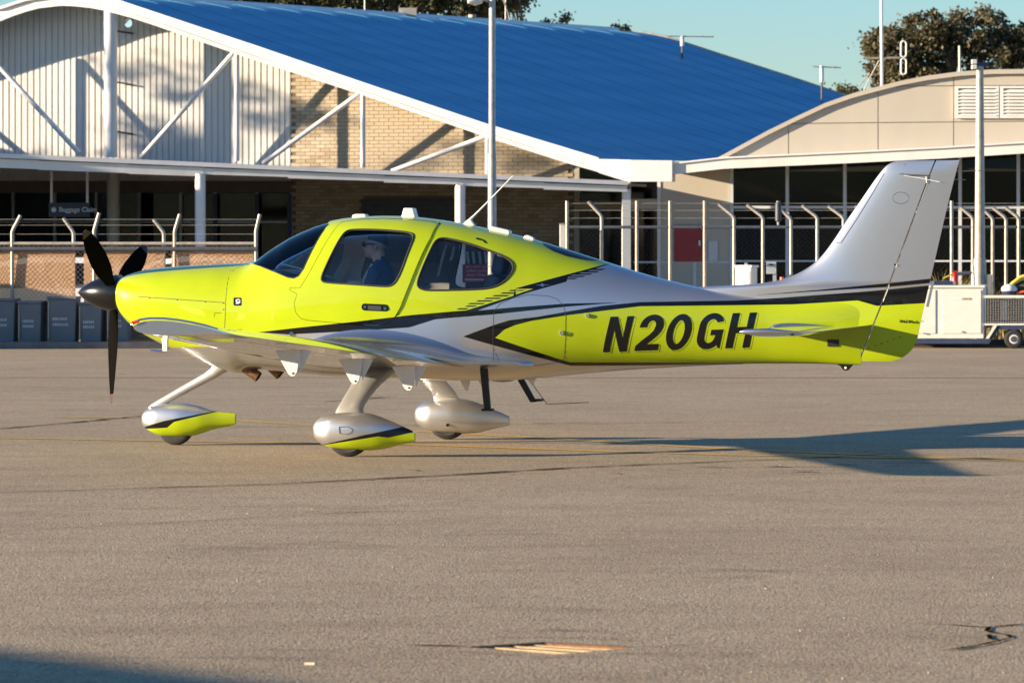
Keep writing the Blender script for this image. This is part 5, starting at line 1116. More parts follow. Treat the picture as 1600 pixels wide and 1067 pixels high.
def fin_half(u, w):
    a, b = wl(w), wt(w); x = (u - a) / max(b - a, 1e-4); top = pa(1400, 250)[1]; frac = min(1.0, max(0.0, (top - w) / 0.10)) ** 0.5
    return naca(min(max(x, 0), 1), 0.088 if w > pa(1300, 440)[1] else 0.088) * min(b - a, 1.35) * frac + 0.0015
finr = []; rudr = []; N_ = 16
for w in wrows:
    a, h_, b = wl(w), wh(w), wt(w); a = min(a, h_ - 0.03); xs_ = [a + (h_ - 0.006 - a) * (i / N_) ** 1.7 for i in range(N_ + 1)]
    finr.append([Q(u, fin_half(u, w), w) for u in xs_] + [Q(u, -fin_half(u, w), w) for u in xs_[::-1]])
    if w > pa(1342, 570)[1] and b > h_ + .01:
        xr = [h_ + 0.008 + (b - h_ - 0.008) * i / 10 for i in range(11)]; rudr.append([Q(u, fin_half(u, w), w) for u in xr] + [Q(u, -fin_half(u, w), w) for u in xr[::-1]])
fin = MB().rings(finr).build('fin', M['livery'], plane_, smooth=35); rud = MB().rings(rudr).build('rudder', M['livery'], plane_, smooth=35)
def finline(pts, rad, name, mat, parent=fin, out=0.0): return MB().tube([Q(u, fin_half(u, w) + out, w) for u, w in (pa(x, y, .04) for x, y in pts)], rad, 6).build(name, mat, parent, smooth=True)
finline([(1362, 342), (1380, 318), (1400, 285)][:0] or [(1418, 271.5), (1382, 325), (1350, 368), (1314, 379.5)][:0] or [(1381, 271), (1365, 299), (1340, 340), (1314, 379.5), (1305, 379.5)], 0.003, 'boot_seam', M['black_rough'])
finline([(1377, 270), (1410, 272.3), (1453, 274.5)], 0.003, 'tip_seam', M['black_rough']); finline([(1410, 272), (1414, 256)], 0.002, 'tip_seam', M['black_rough']); finline([(1451, 274.8), (1452, 285)], 0.003, 'tip_seam', M['black_rough'])
finline([(1407 + 12.5 * math.cos(a), 309.5 + 9 * math.sin(a)) for a in [2 * math.pi * k / 28 for k in range(29)]], 0.0028, 'access_ring', M['rail_dark'], out=-.001)
finline([(1413, 274.5), (1440, 279), (1468, 284.5)], 0.0035, 'whisker_antenna', M['white_steel'], out=0.014); finline([(1413, 274.5), (1449, 274.5)], 0.004, 'whisker_antenna', M['rail_dark'], out=0.006); finline([(1447, 276), (1448, 286)], 0.005, 'antenna_mount', M['white_steel'], out=0.006)
finline([(1450, 285), (1384, 461)], 0.003, 'hinge_strip', M['rail_dark'], rud, 0.0); finline([(1397, 413.5), (1400, 414)], 0.008, 'hinge_bracket', M['black'], rud, 0.006)
mbt = MB(); tb = [pa(1456.5, 439, 0), pa(1460, 440, 0), pa(1451, 480, 0), pa(1447, 479, 0)]
mbt.prism([Q(u, -.006, w) for u, w in tb], Q(0, .012, 0)).build('trim_tab', M['silver'], rud)
for pts in ([(1492, 268), (1536, 267)], [(1488, 281), (1509, 281)], [(1437, 501.5), (1444, 502.5)], [(1454, 439.5), (1461, 441)]): MB().tube([Q(*[pa(x, y)[0], 0, pa(x, y)[1]]) for x, y in pts], 0.003, 5).build('static_wick', M['rail_dark'], rud)
for k in range(6): u, w = pa(1358 + k * 9.6, 543.5 - k * 3.4, .03); MB().tube([Q(u, fin_half(u, w) - .002, w), Q(u, fin_half(u, w) + .002, w)], .005, 8).build('rivet', M['black'], rud)
u, w = pa(1405, 504, .03); 
o = text('No Push', 0.036, M['black'], rud, Q(u, fin_half(u, w) + 0.004, w), 90, 0)
mbt = MB(); tp_ = [pa(1306, 568), pa(1314, 572), pa(1317, 577), pa(1321, 579.2), pa(1326, 578), pa(1331, 572), pa(1336, 567)]; mbt.prism([Q(u, -.012, w) for u, w in tp_], Q(0, .024, 0)).build('tie_down_ring', M['black'], plane_)
u, w = pa(1321.5, 574.5); MB().tube([Q(u, .010, w), Q(u, .016, w)], .011, 10).build('tie_down_eye', M['white_steel'], plane_)
pl_ = [S(1293, 530.5), S(1311, 530.5), S(1311, 541.5), S(1293, 541.5)]; decal(pl_, 'data_plate', M['panel'], 0.005)

# ---- horizontal tail, both sides
def lift(name, secs, x0, x1, t, mat, parent, n=14, camber=0.0, side=1, cap=True, inc=0.0):
    """secs: (v, leading edge u, chord, w); builds chord fraction x0..x1"""
    rg = []
    for v, lu, ch, w in secs:
        xs_ = [x0 + (x1 - x0) * (0.5 - 0.5 * math.cos(math.pi * i / n)) for i in range(n + 1)]; up = []; dn = []
        for x in xs_:
            th_ = naca(x, t) * ch + 0.0012; cm = camber * ch * 4 * x * (1 - x) + inc * (0.6 - x) * ch
            up.append(Q(lu + x * ch, side * v, w + cm + th_)); dn.append(Q(lu + x * ch, side * v, w + cm - th_))
        rg.append(up + dn[::-1])
    return MB().rings(rg, cap).build(name, mat, parent, smooth=35)
uL, wR = pa(1209, 508, .14); uT, wT = pa(1171, 527, 1.95)
for sd in (1, -1):
    sec = [(0.02, uL - .02, 0.86, wR - .035), (0.6, uL + .02, 0.78, wR - .035), (1.3, uL + .07, 0.68, wR - .035), (1.86, uL + .11, 0.60, wR - .035), (1.95, uL + .14, 0.54, wR - .035)]
    hs = lift('tailplane', sec, 0, 0.62, 0.085, M['silver'], plane_, side=sd)
    el = lift('elevator', [(v, lu, ch, w + 0.0) for v, lu, ch, w in sec[:-1]] + [], 0.635, 1.0, 0.085, M['silver'], plane_, side=sd)
    u0 = uL + .02 + .635 * .78; w0 = wR - .035; rotm = Matrix.Translation(Q(u0, 0, w0)) @ Matrix.Rotation(R(-7), 4, 'Y') @ Matrix.Translation(-Q(u0, 0, w0)); el.data.transform(rotm)
    hn = MB(); MB().rings([[Q(uL + .10 + .02 * j, sd * (1.965 + .012 * math.cos(a) ), wR - .018 + .018 * math.sin(a)) for a in [2 * math.pi * k / 10 for k in range(10)]] for j in range(2)])
    MB().tube([Q(uL + .06, sd * 1.975, wR - .02), Q(uL + .10, sd * 1.975, wR - .018), Q(uL + .3, sd * 1.975, wR - .012), Q(uL + .55, sd * 1.97, wR - .02)], [.004, .022, .026, .008], 10).build('elevator_horn', M['silver'], el, smooth=True)
    fr = []
    for i in range(13):
        x = i / 12; u = uL - .04 + x * .62; ww = wR - .035 + naca(x, .09) * .8 + .006; v_ = hw(u, ww); fr.append(Q(u, sd * (v_ + .012), ww))
    MB().tube(fr, [.006] + [.014] * 11 + [.006], 8).build('root_fillet', M['silver'], hs, smooth=True)

# ---- wing, both sides
rt_u, rt_w = pa(720, 577, .65)
SEC = [(0.30, -0.80, 1.60, .755), (0.95, -0.76, 1.50, .795), (2.0, -0.71, 1.35, .87), (3.2, -0.66, 1.16, .962), (4.3, -0.60, 0.98, 1.045), (5.25, -0.55, 0.83, 1.115), (5.60, -0.525, 0.765, 1.145), (5.74, -0.51, 0.735, 1.156), (5.785, -0.49, 0.70, 1.16)]
def sec_at(v):
    for a, b in zip(SEC, SEC[1:]):
        if v <= b[0]: t = (v - a[0]) / (b[0] - a[0]); return tuple(p + (q - p) * t for p, q in zip(a, b))
    return SEC[-1]
wings = {}
for sd in (1, -1):
    vs_ = [0.30, 0.6, 0.95, 1.4, 2.0, 2.6, 3.2, 3.8, 4.3, 4.8, 5.25]
    wg = lift('wing', [sec_at(v) for v in vs_], 0, 0.74, 0.145, M['silver'], plane_, 22, 0.018, sd, True, 0.055); wings[sd] = wg
    lift('wing_tip', [sec_at(v) for v in (5.255, 5.4, 5.60, 5.74, 5.785)], 0, 1.0, 0.15, M['silver'], wg, 26, 0.018, sd, True, 0.055)
    lift('flap', [sec_at(v) for v in (0.62, 1.4, 2.0, 2.6, 2.95)], 0.748, 1.0, 0.145, M['silver'], wg, 10, 0.018, sd, True, 0.055)
    lift('aileron', [sec_at(v) for v in (2.965, 3.2, 3.8, 4.3, 4.8, 5.245)], 0.748, 1.0, 0.145, M['silver'], wg, 10, 0.018, sd, True, 0.055)
    # bright leading edge on the tip
    v, lu, ch, w = sec_at(5.70); pts = [Q(lu + x * ch, sd * 5.80, w + .022 + .055 * (.6 - x) * ch + .018 * ch * 4 * x * (1 - x) + naca(x, .15) * ch * .98) for x in (0.0, .03, .1, .2, .35, .5, .65, .8, .93)]
    MB().tube([p - Q(0, sd * .02, 0) for p in pts], [.004] + [.009] * 7 + [.006], 8).build('tip_light_strip', M['chrome'], wg, smooth=True)
    MB().tube([pts[1] + Vector((-.012, 0, -.01)), pts[2] + Vector((-.01, 0, -.012))], .012, 8).build('navigation_light', M['red_plastic'] if sd > 0 else simple('green_lens', (.02, .4, .1), .2), wg, smooth=True)
    for vv in (1.55, 2.75, 4.05):                       # hinge brackets below the trailing edge
        v, lu, ch, w = sec_at(vv); te_ = lu + ch; p0 = w - .02 - .022 * ch
        MB().prism([Q(te_ - .30, sd * (vv - .012), p0 - .02), Q(te_ - .10, sd * (vv - .012), p0 - .01), Q(te_ - .10, sd * (vv - .012), p0 - .10), Q(te_ - .115, sd * (vv - .012), p0 - .19), Q(te_ - .135, sd * (vv - .012), p0 - .222), Q(te_ - .165, sd * (vv - .012), p0 - .225), Q(te_ - .19, sd * (vv - .012), p0 - .205), Q(te_ - .27, sd * (vv - .012), p0 - .07)], Q(0, sd * .022, 0)).build('hinge_bracket', M['white_steel'], wg, bevel=.004)
        MB().prism([Q(te_ - .10, sd * (vv - .03), p0 - .01), Q(te_ - .01, sd * (vv - .03), p0 - .02), Q(te_ - .06, sd * (vv - .03), p0 - .12), Q(te_ - .10, sd * (vv - .03), p0 - .19)], Q(0, sd * .012, 0)).build('hinge_bracket', M['white_steel'], wg)
        MB().tube([Q(te_ - .15, sd * (vv + .008), p0 - .2), Q(te_ - .15, sd * (vv + .014), p0 - .2)], .008, 8).build('hinge_bolt', M['black'], wg)
    # fillet between wing root and fuselage
    rg = []
    for i in range(27):
        t = i / 26; u = -0.70 + t * 2.05; x = min(1.0, (u + .78) / 1.56); k = max(0.0, (u - .55) / .80); v0 = 0.98 - 0.10 * t; tip = min(1.0, k); 
        s_ = sec_at(.9); wz = s_[3] + .018 * s_[2] * 4 * x * (1 - x) + naca(x, .145) * s_[2]; wz = wz if u < .72 else wz - .035 * (u - .72)
        hgt = .06 + .13 * math.sin(math.pi * min(1, max(0, (u + .70) / 1.6))) ; wtop = wz + hgt * (1 - tip ** 2) + .004; vi = hw(u, wtop) - .01; vo = vi + .01 + (v0 - vi) * (1 - tip) ** 1.3
        row = []
        for j in range(10): s = j / 9; row.append(Q(u, sd * ((1 - s) ** 2 * vi + 2 * s * (1 - s) * (vi + .015) + s * s * vo), (1 - s) ** 2 * wtop + 2 * s * (1 - s) * (wz + .01) + s * s * (wz + .002)))
        row.append(Q(u, sd * vo, wz - .02 - .0 * t)); row.append(Q(u, sd * (vi - .06), wz - .03)); rg.append(row)
    MB().rings(rg, True).build('wing_fillet', M['silver'], plane_, smooth=50)
# pitot tube below the near wing
v, lu, ch, w = sec_at(4.9); pu, pw = pa(257, 526, 4.9); p2 = pa(257, 549, 4.9); p3 = pa(236, 547.5, 4.9)
pit = MB().prism([Q(pu - .025, 4.89, pw + .05), Q(pu + .03, 4.89, pw + .05), Q(pu + .028, 4.89, p2[1]), Q(pu - .012, 4.89, p2[1])], Q(0, .02, 0)).build('pitot_mast', M['white_steel'], wings[1], bevel=.004)
MB().tube([Q(pu + .02, 4.9, p2[1]), Q(pu - .03, 4.9, p2[1] - .004), Q(p3[0], 4.9, p3[1])], [.008, .012, .009], 8).build('pitot_tube', M['chrome'], pit, smooth=True)

# ---- spinner and propeller
su, sw = pa(122, 457); bu = pa(188, 457)[0]; prop = empty('propeller', (0, 0, 0)); prop.parent = plane_
R0 = .172; prof = [(0, .002), (.04, .022), (.1, .045), (.2, .075), (.35, .109), (.5, .134), (.65, .152), (.8, .164), (.92, .171), (1, .172)]
dw = -.010
MB().rings([[Q(su + (bu - su) * t, r_ * math.cos(a), sw + dw * t + r_ * math.sin(a)) for a in [2 * math.pi * k / 40 for k in range(40)]] for t, r_ in prof]).build('spinner', M['black'], prop, smooth=50)
MB().tube([Q(bu + .004, 0, sw + dw), Q(bu + .09, 0, sw + dw)], .15, 32).build('backplate', M['steel'], prop, smooth=50)
cu_, cw_ = bu - .055, sw + dw
tipred = simple('dull_red_tip_paint', (.05, .012, .01), .6); M['matte_black'] = simple('matte_black_blade', (.006, .0055, .005), .95, spec=.0)
for a0 in (-6, 114, 234):
    a = R(a0); rd = Vector((0, 0, 0)); rv, rw_ = -math.sin(a), -math.cos(a)        # down, leaning to the far side
    rg = []; tip = []
    for i in range(22):
        t = i / 21; r_ = .10 + .89 * t; ch = lin([(0, .075), (.12, .10), (.3, .16), (.5, .175), (.75, .15), (.92, .10), (1, .035)])(t); tk = lin([(0, .03), (.3, .014), (1, .004)])(t); tw = R(lin([(0, 68), (.3, 52), (1, 33)])(t))
        sweep = -.02 * t * t; row = []
        for k in range(14):
            b = 2 * math.pi * k / 14; cx_ = math.cos(b) * ch / 2; ty = math.sin(b) * tk
            du = cx_ * math.sin(tw) + ty * math.cos(tw); dt = cx_ * math.cos(tw) - ty * math.sin(tw) + sweep
            row.append(Q(cu_ + du, rv * r_ + dt * -rw_, cw_ + rw_ * r_ + dt * rv))
        rg.append(row)
    bl_ = MB().rings(rg[:20]).build('blade', M['matte_black'], prop, smooth=60); MB().rings(rg[19:]).build('blade_tip', tipred, bl_, smooth=60)

# ---- undercarriage
def pant(name, v, top, bot, halfw, mat, parent, sd=1):
    tp_ = [pa(x, y, v) for x, y in top]; bt_ = [pa(x, y, v) for x, y in bot]; ft = pint([p[0] for p in tp_], [p[1] for p in tp_]); fb_ = pint([p[0] for p in bt_], [p[1] for p in bt_]); u0, u1 = tp_[0][0], tp_[-1][0]; rg = []
    wid = pint([0, .02, .08, .2, .4, .6, .85, 1], [.004, .05, .097, .135, .145, .12, .055, .022])
    for i in range(44):
        t = (i / 43) ** 1.5 if i < 22 else i / 43; t = 0.5 - 0.5 * math.cos(math.pi * i / 43) if i < 22 else i / 43
        t = (i / 43) ** 1.35; u = u0 + (u1 - u0) * t; T_, B2_ = ft(u), fb_(u); c_ = (T_ + B2_) / 2; h_ = max(.002, (T_ - B2_) / 2); w_ = wid(t) * halfw / .145
        rg.append([Q(u, sd * v + w_ * math.copysign(abs(math.cos(a)) ** .85, math.cos(a)), c_ + h_ * math.copysign(abs(math.sin(a)) ** .85, math.sin(a))) for a in [2 * math.pi * k / 36 for k in range(36)]])
    return MB().rings(rg).build(name, mat, parent, smooth=40)
mtop = [(489, 671), (490.5, 664), (497, 655.5), (510, 649), (530, 644.5), (552, 643.3), (575, 645.5), (600, 653), (625, 664), (648.5, 674.5)]; mbot = [(489, 672), (491, 681), (497, 689), (507, 695.5), (522, 700.5), (550, 703.3), (575, 703.5), (595, 702), (622, 695.5), (648.5, 690)]
cv = lambda pts, v: [pa(x, y, v) for x, y in pts]; V1 = 1.78
M['pant_main'] = paint_material('main_wheel_fairing_paint', [('y', cv([(498, 696.5), (506, 695.2), (589, 682), (604, 684), (652, 673.5)], V1), None), ('k', cv([(498, 695.5), (506, 694), (626, 667.2), (652, 674)], V1), cv([(498, 696.5), (506, 695.2), (589, 682), (604, 684), (652, 673.5)], V1)), ('k', cv([(560, 681), (600, 674), (630, 665.5)], V1), cv([(560, 681.3), (600, 674.9), (630, 666.7)], V1))], guard=1.64)
ntop = [(221, 655), (222.5, 648), (229, 640), (242, 633.5), (262, 629.8), (283, 629.2), (305, 632.5), (335, 641.5), (368, 646)]; nbot = [(221, 656), (223, 663), (230, 670.5), (243, 677.5), (260, 682), (280, 682.8), (300, 681), (335, 670.5), (368, 663.5)]
M['pant_nose'] = paint_material('nose_wheel_fairing_paint', [('y', cv([(222, 671), (228, 670), (262, 668), (273, 659), (338, 642.8), (372, 642)], .1), None), ('k', cv([(222, 668), (226, 666.5), (258, 657.3), (338, 641.6), (372, 641)], .1), cv([(222, 671), (228, 670), (262, 668), (273, 659), (338, 642.8), (372, 642)], .1))])
def wheel(u, v, rad, wd, parent):
    prof = [(rad * .5, -wd * .42), (rad * .8, -wd * .5), (rad * .95, -wd * .38), (rad, -wd * .15), (rad, wd * .15), (rad * .95, wd * .38), (rad * .8, wd * .5), (rad * .5, wd * .42)]
    w_ = MB().rings([[Q(u + q * math.cos(a), v + s, rad + q * math.sin(a)) for q, s in prof] for a in [2 * math.pi * k / 40 for k in range(41)]], caps=False).build('tyre', M['black_rough'], parent, smooth=True)
    MB().tube([Q(u, v - wd * .4, rad), Q(u, v + wd * .4, rad)], rad * .52, 20).build('rim', M['steel'], parent)
def leg(name, secs, mat, parent):
    rg = []
    for (u, v, w), ch, tk, ax in secs: rg.append([Q(u + ch / 2 * math.cos(a), v + tk / 2 * math.sin(a) * ax[0], w + tk / 2 * math.sin(a) * ax[1]) for a in [2 * math.pi * k / 24 for k in range(24)]])
    return MB().rings(rg).build(name, mat, parent, smooth=50)
wu = pa(545, 712.5, 1.65)[0]
for sd in (1, -1):
    g = empty('main_landing_gear'); g.parent = plane_; g['label'] = 'near main wheel leg with painted fairing' if sd > 0 else 'far main wheel leg with silver fairing'
    pant('wheel_fairing', 1.65, mtop, mbot, .145, M['pant_main'], g, sd); wheel(wu, sd * 1.65, .185, .13, g)
    lu0 = pa(574, 596, .98)[0]
    leg('leg', [((lu0 + .03, sd * .70, .74), .40, .12, (.35, .93)), ((lu0 + .01, sd * .86, .66), .315, .10, (.35, .93)), ((lu0, sd * .98, .61), .275, .09, (.35, .93)), ((lu0 + .01, sd * 1.15, .56), .25, .08, (.35, .93)), ((lu0 + .015, sd * 1.33, .505), .235, .078, (.4, .9)), ((lu0 + .02, sd * 1.5, .445), .225, .08, (.55, .8)), ((lu0 + .02, sd * 1.59, .40), .235, .085, (.8, .6)), ((lu0 + .03, sd * 1.64, .35), .27, .10, (1, .2)), ((lu0 + .03, sd * 1.65, .28), .33, .12, (1, 0))], M['satin'], g)
    vv = sd * 1.65 + .142 * (1 if sd > 0 else 1)
    if sd > 0:
        def ps(x, y): u, w = pa(x, y, 1.79); return Q(u, 1.655 + .142 * math.sqrt(max(0, 1 - ((w - pa(560, 675, 1.79)[1]) / .175) ** 2)) ** .85 , w)
        MB().tube([ps(530, 667), ps(545, 666.5), ps(551, 671), ps(549, 676), ps(542, 678.5), ps(531, 677), ps(530, 667)], .0028, 5).build('access_panel_seam', M['rail_dark'], g)
    else:
        u, w = pa(699.5, 664, -1.51); MB().tube([Q(u, -1.52, w), Q(u, -1.50, w)], .014, 12).build('axle_hole', M['black'], g)
g = empty('nose_landing_gear'); g.parent = plane_
pant('wheel_fairing', .0, ntop, nbot, .125, M['pant_nose'], g); wheel(pa(275, 692)[0], 0, .165, .11, g)
a1, a2, a3 = pa(346, 571), pa(322, 590), pa(239, 636)
def nst(u, w, wd, tk, dirv): n_ = Vector((-dirv[1], dirv[0])).normalized(); return [Q(u + n_.x * tk / 2 * math.sin(a), wd / 2 * math.cos(a), w + n_.y * tk / 2 * math.sin(a)) for a in [2 * math.pi * k / 20 for k in range(20)]]
dv = (a3[0] - a2[0], a3[1] - a2[1]); MB().rings([nst(pa(352, 560)[0], pa(352, 560)[1], .16, .22, dv), nst(pa(345, 571)[0], pa(345, 571)[1], .12, .15, dv), nst(pa(333, 583)[0], pa(333, 583)[1], .085, .10, dv), nst(*a2, .075, .085, dv), nst(pa(280, 613)[0], pa(280, 613)[1], .07, .075, dv), nst(*a3, .065, .065, dv), nst(pa(233, 639)[0], pa(233, 639)[1], .05, .03, dv)]).build('strut', M['satin'], g, smooth=50)
for sy in (-1, 1): MB().tube([Q(a3[0] - .01, sy * .04, a3[1]), Q(a3[0] + .06, sy * .085, a3[1] - .10), Q(pa(275, 692)[0], sy * .09, .165)], [.02, .018, .02], 8).build('fork', M['silver'], g, smooth=True)
u, w = pa(246, 654, .1); MB().tube([Q(u, .098, w), Q(u, .106, w)], .012, 10).build('axle_hole', M['black'], g)

# ---- belly details
for x0, y0, x1, y1, v in ((380, 572, 408, 592, .22), (424, 573, 442, 589, -.22)):
    p, q = pa(x0, y0, v), pa(x1 - 4, y1 - 3, v); ex = MB().tube([Q(p[0], v, p[1]), Q(q[0], v, q[1])], .048, 16, caps=False).build('exhaust_pipe', M['exhaust'], plane_, smooth=True); MB().tube([Q(p[0], v, p[1]), Q(q[0] - .01, v, q[1] + .01)], .042, 16).build('exhaust_bore', M['black_rough'], ex)
def blade_poly(pts, v, th, name, mat): return MB().prism([Q(*(lambda a: (a[0], v - th / 2, a[1]))(pa(x, y, v))) for x, y in pts], Q(0, th, 0)).build(name, mat, plane_, bevel=min(.004, th * .3))
blade_poly([(750, 575), (762, 575), (767.5, 639), (756.5, 639)], .50, .03, 'boarding_step', M['black']); MB().box(Q(pa(762, 640, .52)[0], .52, pa(762, 640, .52)[1]), .09, .10, .02).build('step_tread', M['black_rough'], plane_)
blade_poly([(808, 592), (819, 592), (839, 628), (829, 628.5)], -.50, .03, 'boarding_step', M['black']); MB().box(Q(pa(838, 625, -.5)[0], -.52, pa(838, 625, -.5)[1]), .10, .11, .02).build('step_tread', M['black_rough'], plane_)
blade_poly([(719, 594), (735, 594), (731.5, 610), (727, 610)], 0, .02, 'belly_antenna', M['white_steel']); blade_poly([(746, 592), (760, 592), (756, 604), (752, 602)], -.1, .02, 'belly_antenna', M['white_steel']); blade_poly([(823, 592), (839, 591), (834, 597), (836, 607), (830, 600)], 0, .02, 'belly_antenna', M['white_steel'])
MB().tube([Q(*(lambda a: (a[0], 0, a[1]))(pa(x, y))) for x, y in ((834, 603), (845, 618), (855, 631), (860, 631), (920, 628.5))], .0035, 6).build('belly_whip', M['rail_dark'], plane_)
p = pa(786, 594); MB().rings([[Q(p[0] + .13 * t, .03 * s * math.cos(a), p[1] + .012 - .03 * s * abs(math.sin(a))) for a in [2 * math.pi * k / 12 for k in range(12)]] for t, s in ((-1, .05), (-.7, .8), (0, 1), (.6, .7), (1, .05))]).build('belly_fairing', M['steel'], plane_, smooth=True)
# ---- roof aerials
def roofbox(pts, v, th, name, mat, bev=.006): return MB().prism([Q(*(lambda a: (a[0], -th / 2 + v, a[1]))(pa(x, y, v))) for x, y in pts], Q(0, th, 0)).build(name, mat, plane_, bevel=bev)
roofbox([(628.5, 342), (631, 333), (633, 325), (648, 325.3), (650, 334), (653, 343)], 0, .11, 'roof_beacon', M['pale_paint'], .01); roofbox([(552, 340.5), (553, 336), (558, 334.5), (572, 334.5), (574, 337), (574, 340.5)], 0, .10, 'roof_antenna', M['pale_paint'])
roofbox([(766.5, 360), (767, 354.5), (770, 353.5), (797, 360), (798, 363), (797.5, 367)], 0.05, .10, 'roof_antenna', M['pale_paint']); roofbox([(818, 373), (821, 368), (826, 367.5), (834, 371), (836, 376)], 0.05, .06, 'roof_antenna', M['pale_paint'])
wpts = [pa(731, 347), pa(741, 337), pa(760, 318), pa(802, 274.5)]
MB().tube([Q(a, 0, b) for a, b in wpts], [.016, .009, .007, .004], 8).build('whip_antenna', M['pale_paint'], plane_, smooth=True); roofbox([(723, 352), (729, 345), (736, 341), (738, 346), (743, 353)], 0, .05, 'whip_base', M['pale_paint'])

# ---- inside the cabin
fz = .78
MB().prism([Q(*(lambda a: (a[0], -.5, a[1]))(pa(x, y, 0))) for x, y in ((440, 490), (790, 490), (790, 545), (440, 545))], Q(0, 1.0, 0)).build('cabin_floor', M['panel'], plane_)
MB().prism([Q(*(lambda a: (a[0], -.40, a[1]))(pa(x, y, 0))) for x, y in ((436, 424), (455, 421), (484, 425), (492, 432), (488, 470), (436, 470))], Q(0, .80, 0)).build('instrument_panel', M['panel'], plane_, bevel=.02)
for sy in (-.28, .28): MB().prism([Q(*(lambda a: (a[0], sy - .13, a[1]))(pa(x, y, sy))) for x, y in ((489.5, 434), (491, 434), (489, 462), (487.5, 462))], Q(0, .26, 0)).build('display_screen', M['black'], plane_)
def seat(px, v, lab):
    e = empty('cabin_seat'); e.parent = plane_; e['label'] = lab; u, _ = pa(px, 440, v)
    MB().prism([Q(u - .44, v - .21, .93), Q(u + .02, v - .21, .90), Q(u + .04, v - .21, 1.03), Q(u - .44, v - .21, 1.07)], Q(0, .42, 0)).build('cushion', M['seat'], e, bevel=.03)
    MB().prism([Q(u - .02, v - .21, .98), Q(u + .12, v - .21, .98), Q(u + .25, v - .18, 1.52), Q(u + .14, v - .18, 1.54)], Q(0, .40, 0)).build('seat_back', M['seat'], e, bevel=.03)
    MB().prism([Q(u + .15, v - .13, 1.55), Q(u + .25, v - .13, 1.53), Q(u + .29, v - .13, 1.73), Q(u + .20, v - .13, 1.75)], Q(0, .26, 0)).build('headrest', M['seat'], e, bevel=.03)
    return e
s1 = seat(610, .29, 'left front seat behind the pilot'); seat(610, -.29, 'right front seat, empty'); seat(745, .29, 'left rear seat'); seat(745, -.29, 'right rear seat')
for pts, v in (([(640, 443), (641, 425), (643.5, 402), (645, 390)], .43), ([(684, 432), (690, 408), (695, 390), (698, 382)], .36), ([(704, 407), (707, 398), (709, 385)], .32)):
    P3 = [pa(x, y, v) for x, y in pts]; MB().add([Q(u - .012, v, w) for u, w in P3] + [Q(u + .012, v, w) for u, w in P3], [(i, i + 1, len(P3) + i + 1, len(P3) + i) for i in range(len(P3) - 1)]).build('seat_belt', M['belt'], plane_)
MB().tube([Q(*(lambda a: (a[0], -.56, a[1]))(pa(x, y, -.5))) for x, y in ((520, 444), (540, 410), (560, 362))], .05, 10).build('far_door_pillar', M['trim'], plane_, smooth=True)
v = .47; pp = [pa(x, y, v) for x, y in ((543, 438.5), (564, 440), (564, 445.5), (543, 444))]; MB().prism([Q(u, v, w) for u, w in pp], Q(0, .012, 0)).build('armrest_label', M['belt'], plane_)
v = .42; sgc = [pa(x, y, v) for x, y in ((723, 413.5), (762, 411.5), (760, 441.5), (723, 441.5))]; pc = MB().prism([Q(u, v, w) for u, w in sgc], Q(0, .006, 0)).build('red_placard', M['red_plastic'], None)
pc.parent = plane_; pc['label'] = 'red placard with white lettering in the rear window'
for k, (s, y) in enumerate((('DO NOT LEAVE', 419), ('OPEN GATE', 425.5), ('UNATTENDED', 432))): u, w = pa(728 + k * 0.6, y, v); text(s, .034, M['white_steel'], pc, Q(u, v + .008, w), 90, 0)
MB().prism([Q(*(lambda a: (a[0], v + .007, a[1]))(pa(x, y, v))) for x, y in ((727, 435.5), (757, 435.5), (757, 438.5), (727, 438.5))], Q(0, .002, 0)).build('print_line', M['white_steel'], pc)
for x in (728, 737, 747, 756): P3 = [pa(x, 393, v - .03), pa(x + 4, 393, v - .03), pa(x + 6, 412, v - .03), pa(x + 2, 412, v - .03)]; MB().prism([Q(u, v - .03, w) for u, w in P3], Q(0, .004, 0)).build('headliner_slat', M['belt'], plane_)

# ---- the pilot: one continuous remeshed body
hu, hz = pa(587, 383, .28); pv = .28
ORGM = plane_.matrix_world.copy()
def ellips(mb, c, rx, ry, rz, n=16, m=12, tilt=0.0):
    rg = []
    for j in range(m + 1):
        t = .02 + (math.pi - .04) * j / m; rg.append([Vector((rx * math.sin(t) * math.cos(a), ry * math.sin(t) * math.sin(a), rz * math.cos(t))) for a in [2 * math.pi * k / n for k in range(n)]])
    rm = Matrix.Rotation(tilt, 3, 'Y'); mb.rings([[rm @ v + Vector(c) for v in r_] for r_ in rg]); return mb
pb = MB(); c = lambda du, dv, dz: Q(hu + du, pv + dv, hz + dz)
ellips(pb, c(.01, 0, .035), .098, .075, .098); ellips(pb, c(-.035, 0, -.045), .062, .056, .075); ellips(pb, c(-.062, 0, -.092), .03, .03, .024); ellips(pb, c(-.100, 0, -.028), .022, .014, .020, tilt=.4); pb.tube([c(-.088, 0, .012), c(-.110, 0, -.028)], [.012, .016], 8)
ellips(pb, c(-.078, .03, .022), .03, .03, .012); ellips(pb, c(-.078, -.03, .022), .03, .03, .012); ellips(pb, c(-.083, 0, -.064), .016, .022, .008); ellips(pb, c(.015, .076, -.015), .018, .012, .032); ellips(pb, c(.015, -.076, -.015), .018, .012, .032)
pb.tube([c(.02, 0, -.06), c(.03, 0, -.14), c(.05, 0, -.19)], [.056, .056, .07], 14)
pb.rings([[c(.05 + .0 * z + sx * math.cos(a), sy * math.sin(a), z) for a in [2 * math.pi * k / 24 for k in range(24)]] for z, sx, sy in ((-.135, .055, .06), (-.165, .075, .12), (-.20, .095, .185), (-.26, .115, .215), (-.36, .125, .205), (-.50, .125, .18), (-.62, .13, .175), (-.70, .13, .18))])
